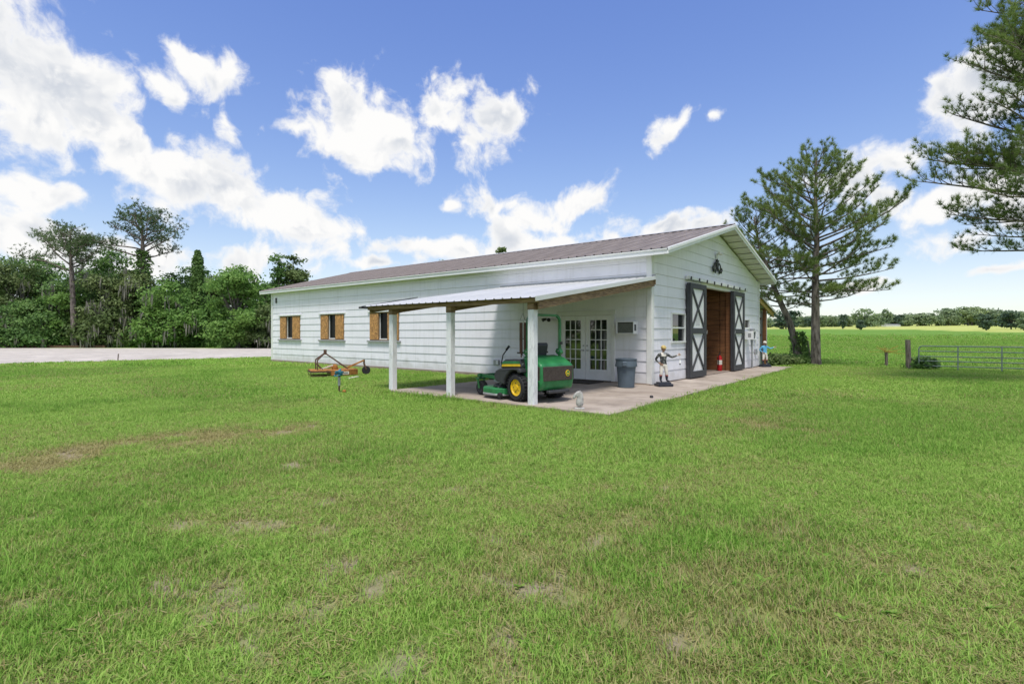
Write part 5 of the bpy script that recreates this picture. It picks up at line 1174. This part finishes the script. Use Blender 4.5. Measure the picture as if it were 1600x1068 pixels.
for i, (x, y) in enumerate([(-44, 27), (-50, 20), (-40, 33.5), (-57, 30), (-52, 12)]):
    broadleaf('oak_tree', (x, y, 0), 9 + i % 3, 10, M_LEAF, 'dark oak far left, mirrored in the french door panes', 150 + i, 5000, .3, .03, group='oaks mirrored in the door panes')
x, y = at(262, 57.5); broadleaf('oak_tree', (x, y, 0), ph(440, 57.5), 100 * 57.5 / FPX, M_LEAFB, 'broad bright green oak hung with moss near the middle of the woods', 201, 17000, .19, .02, moss=60)
x, y = at(372, 54.5); broadleaf('oak_tree', (x, y, 0), ph(412, 54.5), 84 * 54.5 / FPX, M_LEAFB, 'bright green pointed tree near the barn end of the woods', 202, 16000, .18, .02)
x, y = at(428, 54); broadleaf('oak_tree', (x, y, 0), ph(472, 54), 66 * 54 / FPX, M_LEAFO, 'scrubby grey-green tree with bare twigs at the barn corner', 203, 7000, .17, .0, moss=16)
x, y = at(435, 60); broadleaf('oak_tree', (x, y, 0), ph(396, 60), 50 * 60 / FPX, M_LEAF, 'dark tall tree showing above the barn far corner', 204, 8000, .2, .1, shape='cone')
x, y = at(462, 61); broadleaf('oak_tree', (x, y, 0), ph(402, 61), 52 * 61 / FPX, M_LEAFO, 'olive rounded treetop above the far end of the barn roof', 205, 8000, .2, .1)
x, y = at(692, 60); 
for k, (px, ty_, hw, lb_) in enumerate([(690, 404, 16, 'treetop tip poking over the middle of the barn roof'), (782, 388, 11, 'small treetop tip poking over the roof nearer the ridge')]):
    x, y = at(px, 56); broadleaf('oak_tree', (x, y, 0), ph(ty_, 56), hw * 2 * 56 / FPX * 1.4, M_LEAFO, lb_, 210 + k, 3500, .2, .2, shape='cone')
# undergrowth
r = np.random.default_rng(55); n_ = 26000; px_ = r.uniform(-150, 470, n_); dd_ = np.abs(r.normal(size=n_)) * 1.2 + 57.3 - np.clip((px_ - 330) / 130, 0, 1) * 3.2
hgt = (.25 + 1.7 * fbm(px_ * .05, dd_ * .5, 1.0, 3, 3) ** 1.5 * 2) * r.uniform(0, 1, n_) ** .8
XY = np.array([at(a, b) for a, b in zip(px_, dd_)]); v, f = quad_leaves(np.column_stack([XY, hgt + .03]), .24, seed=56, out=np.tile([0, 0, .7], (n_, 1)))
o = bpy.data.objects.new('undergrowth', raw_mesh('undergrowth', v, f, M_LEAF)); COL.objects.link(o); tag(o, 'dark green undergrowth along the foot of the woods', 'undergrowth', kind='stuff')

def umbrella_pine(base, H, fork, spread, seed, label, lean=(0, 0), vines=0, side=0, tr=.28):
    r = np.random.default_rng(seed); e = empty('tall_pine', base, 0, label, 'tree'); wd = MB()
    T = [(0, 0, -.2), (lean[0] * .3, lean[1] * .3, H * .3), (lean[0] * .7, lean[1] * .7, fork), (lean[0], lean[1], H * .86), (lean[0] * 1.1, lean[1] * 1.1, H * .97)]; wd.tube(T, [tr * 1.15, tr, tr * .8, tr * .4, tr * .12], 10)
    C = []
    def tpos(z): return np.array([np.interp(z, [p[2] for p in T], [p[k] for p in T]) for k in range(3)])
    for i in range(17):
        z = fork + (H * .93 - fork) * (i / 16) ** .9; az = i * 2.4 + r.uniform(-.4, .4); t = (z - fork) / (H - fork)
        ln = spread * (1 - .55 * t ** 1.6) * r.uniform(.7, 1.1); 
        if side: ln *= 1 + .35 * (math.cos(az - side))
        rise = .25 + .55 * t + r.uniform(-.15, .15); p = limb_pts(tpos(z), (math.cos(az), math.sin(az), rise), ln, .25, 6, r, .35); q = tr * .34 * (1 - .4 * t); wd.tube(p, [q * (1 - .8 * k / 6) for k in range(7)], 6)
        for k in range(9):
            s = .38 + .62 * (k + r.uniform(0, 1)) / 9; j = min(5, int(s * 6)); pp = p[j] + (p[j+1] - p[j]) * (s * 6 - j); dv = r.normal(size=3) * np.array([1, 1, .35]) + np.array([0, 0, .45]); tp_ = limb_pts(pp, dv, r.uniform(.5, 1.3), .4, 3, r, .3); wd.tube(tp_, [.04, .03, .02, .01], 4, cap=False)
            C += [tp_[-1], tp_[-2] + r.normal(size=3) * .15]
        C.append(p[-1])
    wd.build('trunk', M_BARK, e, smooth=True)
    C = np.array(C); K = np.repeat(C, 5, 0) + r.normal(size=(len(C) * 5, 3)) * np.array([.34, .34, .16]); D = r.normal(size=K.shape) * .6 + np.array([0, 0, .7]); D /= np.linalg.norm(D, axis=1)[:, None]
    v, f = needle_tufts(K, D, 9, .34, .05, .6, seed); o = bpy.data.objects.new('crown', raw_mesh('crown', v, f, M_NEED2)); COL.objects.link(o); o.parent = e
    if vines:
        zz = r.uniform(1.5, fork + 1, vines); a = r.uniform(0, 6.28, vines); rr = tr + np.abs(r.normal(size=vines)) * (.16 + .28 * vnoise(zz * 1.1, zz * 0, 4)); c_ = np.array([tpos(z) for z in zz]); P = c_ + np.column_stack([np.cos(a) * rr, np.sin(a) * rr, np.zeros(vines)])
        v, f = quad_leaves(P, .2, seed=seed); o = bpy.data.objects.new('vines', raw_mesh('vines', v, f, M_VINE)); COL.objects.link(o); o.parent = e
    return e
x, y = at(117, 57); umbrella_pine((x, y, 0), ph(370, 57), ph(428, 57), 4.6, 31, 'tall bare-trunked pine standing in front of the woods', lean=(-.3, .4), side=math.atan2(-RT.y, -RT.x), tr=.27)
x, y = at(226, 61); umbrella_pine((x, y, 0), ph(340, 61), ph(405, 61), 5.2, 38, 'tallest flat-topped pine with vines on its trunk above the woods', lean=(-.2, .1), vines=2200, tr=.34)
# vine-covered dead trunk
x, y = at(309, 60); sn = empty('vine_snag', (x, y, 0), 0, 'dead trunk wrapped in vines like a green column above the woods', 'snag'); Hs = ph(391, 60)
MB().tube([(0, 0, -.2), (.05, .03, Hs * .5), (.1, .05, Hs * .97)], [.3, .24, .14], 9).build('trunk', M_BARK2, sn, smooth=True)
r = np.random.default_rng(77); zz = r.uniform(.5, Hs, 5200); a = r.uniform(0, 6.28, 5200); wv = (.40 * np.clip((Hs + .25 - zz) / 1.2, .15, 1) + .16 * vnoise(zz * 1.6 + a * .8, a, 6)) + .55 * np.clip(1 - (zz - 4) / 6, 0, 2) * r.uniform(.3, 1, 5200); P = np.column_stack([np.cos(a) * wv * r.uniform(.5, 1.1, 5200), np.sin(a) * wv * r.uniform(.5, 1.1, 5200), zz])
v, f = quad_leaves(P, .18, seed=78, out=np.column_stack([np.cos(a), np.sin(a), a * 0])); o = bpy.data.objects.new('vines', raw_mesh('vines', v, f, M_VINE)); COL.objects.link(o); o.parent = sn

# --- far side of the pasture
far_protos = []
for k in range(6):
    e = broadleaf('far_tree', (0, 0, 0), 10, [12, 11, 13, 9, 10, 14][k], [M_LEAFF, M_LEAFF, M_LEAFFD, M_LEAFF, M_LEAFFD, M_LEAFF][k], 'x', 300 + k, 1500, .75, [.06, .18, .05, .2, .1, .12][k], clumps=70, trunk_r=.3)
    far_protos.append(e)
used = set()
def far_tree(k, px, d, H, wf, label, group=None):
    x, y = at(px, d); src = far_protos[k]
    if k not in used: e = src; used.add(k)
    else:
        e = src.copy(); COL.objects.link(e)
        for c_ in src.children: q = c_.copy(); COL.objects.link(q); q.parent = e
    e.location = (x, y, float(gz(x, y)) - .1); e.rotation_euler = (0, 0, random.uniform(0, 6.28)); e.scale = (H / 10 * wf, H / 10 * wf, H / 10)
    e['label'] = label; e['category'] = 'tree'
    if group: e['group'] = group
    elif 'group' in e: del e['group']
    return e
GF = 'trees along the far edge of the pasture'; LF = 'pale distant tree in the line along the far pasture edge'
r = random.Random(3)
for i in range(62):
    px = 1180 + i * 8.2 + r.uniform(-5, 5)
    tall = 6.6 + 2.6 * math.sin((px - 1390) / 90) * .5 + r.uniform(-1.3, 1.6) + (2.2 if 1478 < px < 1560 else 0)
    far_tree(r.choice([0, 1, 3, 5, 0, 2]), px, 318 + r.uniform(-14, 26), tall, r.uniform(.75, 1.15), LF, GF)
for i in range(34): far_tree(r.choice([2, 4, 0]), 1165 + i * 15 + r.uniform(-6, 6), 352 + r.uniform(0, 20), r.uniform(5, 7.5), 1.4, LF, GF)
far_tree(5, 1352, 275, 9.6, 1.0, 'wide rounded oak left of centre in the far tree line'); far_tree(2, 1228, 215, 7.8, 1.15, 'dark spreading oak beyond the pasture behind the leaning pine')
far_tree(4, 1317, 192, 5.6, .62, 'dark narrow tree standing alone in the pasture right of the pine'); far_tree(4, 1345, 158, 3.3, .85, 'smallest round dark tree alone in the pasture')
far_tree(4, 1541, 128, 4.2, 1.05, 'dark bushy oak in the pasture above the gate'); far_tree(2, 1580, 140, 5.2, 1.0, 'olive oak beside the dark one above the gate'); far_tree(0, 1607, 122, 4.4, .9, 'oak cut off by the right edge above the gate')
far_tree(1, 1385, 300, 10.2, .55, 'slim tall tree rising above the distant tree line'); 
for k, p in enumerate(far_protos):
    if k not in used: far_tree(k, 1700, 320, 8, 1, LF, GF)
x, y = at(1392, 296); z = float(gz(x, y)); fb = empty('farm_shed', (x, y, z), HEAD - R(82), 'long low white shed in front of the distant trees', 'shed')
MB().box(-4.5, -1.6, 0, 4.5, 1.6, .9).build('wall', M_WHITE, fb); MB().prism([(-1.9, .9), (0, 1.4), (1.9, .9)], -4.7, 4.7, 'x').build('roof', M_GREYMET, fb)

# --- shrubs and weeds near the gate and the pines
def bush(px, d, H, Wd, mtl, label, seed, n=2200, leaf=.09, name='shrub'):
    x, y = at(px, d); return broadleaf(name, (x, y, float(gz(x, y))), H, Wd, mtl, label, seed, n, leaf, .0, cat='shrub', trunk_r=.02, clumps=40)
bush(1441, 22.3, .50, .65, M_LEAF, 'low leafy weed bush at the foot of the gate post', 401, 1500, .09)
bush(1215, 25.6, .45, 1.4, M_LEAFO, 'low scrubby mound of leaves and brush by the shed', 402, 2600, .08)
bush(1234, 26.2, .38, 1.2, M_LEAF, 'low green shrub between the scrub mound and the leaning pine', 403, 2000, .08)
bush(1256, 26.0, .42, .7, M_VINE, 'vine shrub round the foot of the leaning pine', 404, 1800, .07)
vz = np.random.default_rng(91); n_ = 1500; zz = vz.uniform(.1, 1.6, n_); a = vz.uniform(0, 6.28, n_); q = .22 + np.abs(vz.normal(size=n_)) * .13 * (1.3 - zz * .5)
bx_, by_ = 15.75, -.68; P = np.column_stack([bx_ - .1 * zz + np.cos(a) * q + .12, by_ + .13 * zz + np.sin(a) * q - .1, zz]); v, f = quad_leaves(P, .075, seed=92)
o = bpy.data.objects.new('climbing_vine', raw_mesh('climbing_vine', v, f, M_VINE)); COL.objects.link(o); tag(o, 'green climbing vine on the lower trunk of the leaning pine', 'vine')
# cut stump sprouting dry orange fronds
x, y = at(1385, 24.4); z = float(gz(x, y)); st = empty('frond_stump', (x, y, z), 0, 'thin stump sprouting dry orange fronds left of the gate post', 'plant')
MB().tube([(0, 0, -.1), (.01, 0, .35), (.0, .01, .66)], [.075, .06, .07], 9).build('stem', M_POSTW, st, smooth=True)
V = []; F = []; r_ = np.random.default_rng(5)
for k in range(17):
    a = r_.uniform(0, 6.28); el = r_.uniform(.1, 1.0); ln = r_.uniform(.35, .75); p = limb_pts((0, 0, .64), (math.cos(a), math.sin(a), el), ln, -.3, 5, r_, .1)
    for i in range(5):
        for s in (-1, 1):
            dv = p[i+1] - p[i]; dv /= np.linalg.norm(dv); sv = np.cross(dv, [0, 0, 1]); sv = sv / (np.linalg.norm(sv) + 1e-6) * s; b0 = len(V); V += [p[i], p[i] + dv * .03, p[i] + dv * .09 + sv * .09 + np.array([0, 0, -.01]), p[i] + dv * .07 + sv * .09]; F.append((b0, b0+1, b0+2, b0+3))
        b0 = len(V); V += [p[i], p[i+1], p[i+1] + np.array([0, 0, .012]), p[i] + np.array([0, 0, .012])]; F.append((b0, b0+1, b0+2, b0+3))
o = bpy.data.objects.new('fronds', raw_mesh('fronds', V, F, M_DRYF)); COL.objects.link(o); o.parent = st

# ------------------------------------------------------------------ grass
def grass_mat():
    m = bpy.data.materials.new('grass_blades'); m.use_nodes = True; N, L = NT(m.node_tree)
    out = N.new('ShaderNodeOutputMaterial'); p = N.new('ShaderNodeBsdfPrincipled'); p.inputs['Roughness'].default_value = .6; p.inputs['Specular IOR Level'].default_value = .12
    t = N.new('ShaderNodeBsdfTranslucent'); ms = N.new('ShaderNodeMixShader'); ms.inputs[0].default_value = .4; L.new(p.outputs[0], ms.inputs[1]); L.new(t.outputs[0], ms.inputs[2]); L.new(ms.outputs[0], out.inputs[0])
    def at_(n):
        a = N.new('ShaderNodeAttribute'); a.attribute_type = 'INSTANCER'; a.attribute_name = n; return a.outputs['Fac']
    g = N.new('ShaderNodeNewGeometry'); rnd = g.outputs['Random Per Island']
    def mix(f, a, b):
        x = N.new('ShaderNodeMix'); x.data_type = 'RGBA'
        for s, i in ((f, 0), (a, 6), (b, 7)):
            if isinstance(s, tuple): x.inputs[i].default_value = (*s, 1)
            elif isinstance(s, float): x.inputs[i].default_value = s
            else: L.new(s, x.inputs[i])
        return x.outputs[2]
    base = mix(rnd, (.18, .355, .046), (.40, .585, .135))
    lf = N.new('ShaderNodeMath'); lf.operation = 'MULTIPLY'; lf.inputs[1].default_value = .6; L.new(at_('lush'), lf.inputs[0])
    base = mix(lf.outputs[0], base, mix(rnd, (.115, .285, .032), (.26, .47, .076)))
    straw = mix(rnd, (.30, .29, .10), (.46, .41, .20))
    # every blade dries with its own chance
    sm = N.new('ShaderNodeMath'); sm.operation = 'MULTIPLY_ADD'; sm.inputs[1].default_value = 1.0; L.new(at_('dry'), sm.inputs[0])
    wn = N.new('ShaderNodeTexWhiteNoise'); wn.noise_dimensions = '1D'; L.new(rnd, wn.inputs['W']); sc = N.new('ShaderNodeMath'); sc.operation = 'MULTIPLY_ADD'; sc.inputs[1].default_value = 1.0; sc.inputs[2].default_value = -.75; L.new(wn.outputs[0], sc.inputs[0]); L.new(sc.outputs[0], sm.inputs[2])
    mr = N.new('ShaderNodeMapRange'); mr.inputs[1].default_value = .0; mr.inputs[2].default_value = .35; L.new(sm.outputs[0], mr.inputs[0])
    c = mix(mr.outputs[0], base, straw); L.new(c, p.inputs['Base Color']); L.new(c, t.inputs[0])
    return m
M_GRASS = grass_mat()
gcol = bpy.data.collections.new('grass_tufts')
def tuft(i, nb, rad, h, w, seed):
    r = np.random.default_rng(seed); V = []; F = []
    for k in range(nb):
        a = r.uniform(0, 6.28); q = rad * math.sqrt(r.uniform()); x, y = q * math.cos(a), q * math.sin(a); hd = r.uniform(0, 6.28); hh = h * r.uniform(.45, 1.2); ln = hh * r.uniform(.25, 1.25); ww = w * r.uniform(.7, 1.2)
        sx, sy = -math.sin(hd) * ww / 2, math.cos(hd) * ww / 2; dx, dy = math.cos(hd) * ln, math.sin(hd) * ln; b = len(V)
        V += [(x - sx, y - sy, -.01), (x + sx, y + sy, -.01), (x + dx * .35 + sx * .9, y + dy * .35 + sy * .9, hh * .62), (x + dx * .35 - sx * .9, y + dy * .35 - sy * .9, hh * .62), (x + dx, y + dy, hh * .92)]
        F += [(b, b+1, b+2), (b, b+2, b+3), (b+3, b+2, b+4)]
    me = raw_mesh('grass_tuft', V, F, M_GRASS); o = bpy.data.objects.new('grass_tuft_%02d' % i, me); gcol.objects.link(o)
for i in range(6): tuft(i, 30, .085, .040, .0046, 500 + i)          # near
for i in range(4): tuft(6 + i, 36, .16, .050, .010, 520 + i)        # middle distance
for i in range(3): tuft(10 + i, 40, .36, .065, .024, 540 + i)       # far
def special(i, kind, seed):
    r = np.random.default_rng(seed); V = []; F = []
    if kind == 'wisp':
        return tuft(i, 9, .05, .085, .0038, seed)
    n = 14 if kind == 'weed' else 22
    for k in range(n):
        a = r.uniform(0, 6.28)
        if kind == 'weed':       # small rosette of rounded leaves
            l, w, z0, q = r.uniform(.02, .045), r.uniform(.010, .018), r.uniform(.004, .02), r.uniform(0, .03)
        else:                    # dead clippings lying on the ground
            l, w, z0, q = r.uniform(.03, .07), .0032, r.uniform(.004, .022), r.uniform(0, .12)
        c0 = np.array([q * math.cos(a * 3.7), q * math.sin(a * 3.7), z0]); d = np.array([math.cos(a), math.sin(a), r.uniform(-.1, .35)]); sd_ = np.array([-math.sin(a), math.cos(a), 0]) * w; b = len(V)
        V += [c0, c0 + d * l * .5 + sd_, c0 + d * l, c0 + d * l * .5 - sd_]; F += [(b, b+1, b+2), (b, b+2, b+3)]
    me = raw_mesh('grass_tuft', V, F, M_GRASS); o = bpy.data.objects.new('grass_tuft_%02d' % i, me); gcol.objects.link(o)
special(13, 'wisp', 561); special(14, 'weed', 562); special(15, 'thatch', 563); special(16, 'thatch', 564)
def in_poly(x, y, poly):
    ins = np.zeros(x.shape, bool); n = len(poly)
    for i in range(n):
        x0, y0 = poly[i]; x1, y1 = poly[(i + 1) % n]; c = ((y0 > y) != (y1 > y)) & (x < (x1 - x0) * (y - y0) / (y1 - y0 + 1e-12) + x0); ins ^= c
    return ins
def scatter():
    r = np.random.default_rng(99); PX = []; PY = []; VI = []; SC = []
    for (d0, d1, dens, v0, v1, sc0, tm) in ((1.3, 6, 520, 0, 6, 1.0, 1.35), (6, 12, 250, 0, 6, 1.25, 1.25), (12, 24, 62, 6, 10, 1.1, 1.2), (24, 62, 12, 10, 13, 1.0, 1.15), (62, 125, 1.7, 10, 13, 2.2, 1.1)):
        n = int((d1 * d1 - d0 * d0) * tm * dens); d = np.sqrt(r.uniform(d0 * d0, d1 * d1, n)); u = r.uniform(-tm, tm, n)
        PX.append(CAMP.x + FW.x * d + RT.x * d * u); PY.append(CAMP.y + FW.y * d + RT.y * d * u); VI.append(r.integers(v0, v1, n)); SC.append(np.full(n, sc0) * r.uniform(.7, 1.25, n))
    for (d0, d1, dens, v0, v1, tm) in ((1.3, 9, 40, 13, 14, 1.35), (1.3, 9, 7, 14, 15, 1.35), (1.3, 9, 75, 15, 17, 1.35), (9, 18, 9, 13, 14, 1.25)):
        n = int((d1 * d1 - d0 * d0) * tm * dens); d = np.sqrt(r.uniform(d0 * d0, d1 * d1, n)); u = r.uniform(-tm, tm, n)
        PX.append(CAMP.x + FW.x * d + RT.x * d * u); PY.append(CAMP.y + FW.y * d + RT.y * d * u); VI.append(r.integers(v0, v1, n)); SC.append(r.uniform(.7, 1.3, n))
    x = np.concatenate(PX); y = np.concatenate(PY); vi = np.concatenate(VI); sc = np.concatenate(SC)
    ok = ((np.hypot(x - CAMP.x, y - CAMP.y) < 60) | (x > 20)) & ~in_poly(x, y, PATIO) & ~in_poly(x, y, DRIVE) & ~((x > -.12) & (x < 13.1) & (y > -.1) & (y < 22.2))
    x, y, vi, sc = x[ok], y[ok], vi[ok], sc[ok]; dry, bare, lush = lawn_fields(x, y)
    keep = (r.uniform(size=len(x)) > bare * .80) & (r.uniform(size=len(x)) > sstep(50, 122, np.hypot(x - CAMP.x, y - CAMP.y)))
    dpt = (x - CAMP.x) * FW.x + (y - CAMP.y) * FW.y
    hgt = .78 + .38 * lush + .25 * fbm(x, y, .9, 61, 3) - .28 * dry; hgt *= np.where(x > 15.5, 1.05, 1.0)
    # longer unmown fringe along slab edges, posts and fence line
    fr = np.minimum(near_poly(x, y, PATIO + PATIO[:1]), near_poly(x, y, [(13.9, -16), (13.9, -5), (16.5, -.8), (18, 6)])); hgt *= 1 + .75 * np.exp(-(fr / .22) ** 2)
    dry = np.where(vi >= 15, .95, np.where(vi == 14, 0, dry)); lush = np.where(vi == 14, 1, lush); hgt = np.where(vi >= 14, 1, hgt)
    x, y, vi, sc, hgt, dry, lush = [q[keep] for q in (x, y, vi, sc, hgt, dry, lush)]
    me = bpy.data.meshes.new('lawn_grass'); me.vertices.add(len(x)); me.vertices.foreach_set('co', np.column_stack([x, y, gz(x, y)]).astype(np.float32).ravel())
    n = len(x)
    for nm, ty, v in (('dry', 'FLOAT', np.clip(dry + r.normal(size=n) * .08, 0, 1)), ('lush', 'FLOAT', np.clip(lush + np.where(x > 15.5, .75, 0), 0, 1)), ('vi', 'INT', vi)):
        a = me.attributes.new(nm, ty, 'POINT'); a.data.foreach_set('value', v.astype(np.int32 if ty == 'INT' else np.float32))
    for nm, v in (('rot', np.column_stack([r.normal(size=n) * .1, r.normal(size=n) * .1, r.uniform(0, 6.28, n)])), ('scl', np.column_stack([sc, sc, sc * hgt]))):
        a = me.attributes.new(nm, 'FLOAT_VECTOR', 'POINT'); a.data.foreach_set('vector', v.astype(np.float32).ravel())
    o = bpy.data.objects.new('lawn_grass', me); COL.objects.link(o); tag(o, 'short green lawn grass with bare sandy patches', 'grass', kind='stuff')
    g = bpy.data.node_groups.new('grass', 'GeometryNodeTree'); g.interface.new_socket('Geometry', in_out='INPUT', socket_type='NodeSocketGeometry'); g.interface.new_socket('Geometry', in_out='OUTPUT', socket_type='NodeSocketGeometry')
    N, L = g.nodes, g.links; gi = N.new('NodeGroupInput'); go = N.new('NodeGroupOutput'); ip = N.new('GeometryNodeInstanceOnPoints'); ci = N.new('GeometryNodeCollectionInfo'); ci.inputs['Collection'].default_value = gcol; ci.inputs['Separate Children'].default_value = True; ci.inputs['Reset Children'].default_value = True
    def na(nm, ty):
        a = N.new('GeometryNodeInputNamedAttribute'); a.data_type = ty; a.inputs['Name'].default_value = nm; return [s for s in a.outputs if s.enabled and s.name == 'Attribute'][0]
    L.new(gi.outputs[0], ip.inputs['Points']); L.new(ci.outputs[0], ip.inputs['Instance']); ip.inputs['Pick Instance'].default_value = True
    L.new(na('vi', 'INT'), ip.inputs['Instance Index'])
    er = N.new('FunctionNodeEulerToRotation'); L.new(na('rot', 'FLOAT_VECTOR'), er.inputs[0]); L.new(er.outputs[0], ip.inputs['Rotation']); L.new(na('scl', 'FLOAT_VECTOR'), ip.inputs['Scale'])
    L.new(ip.outputs[0], go.inputs[0]); md = o.modifiers.new('grass', 'NODES'); md.node_group = g
    print('grass instances', n)
scatter()
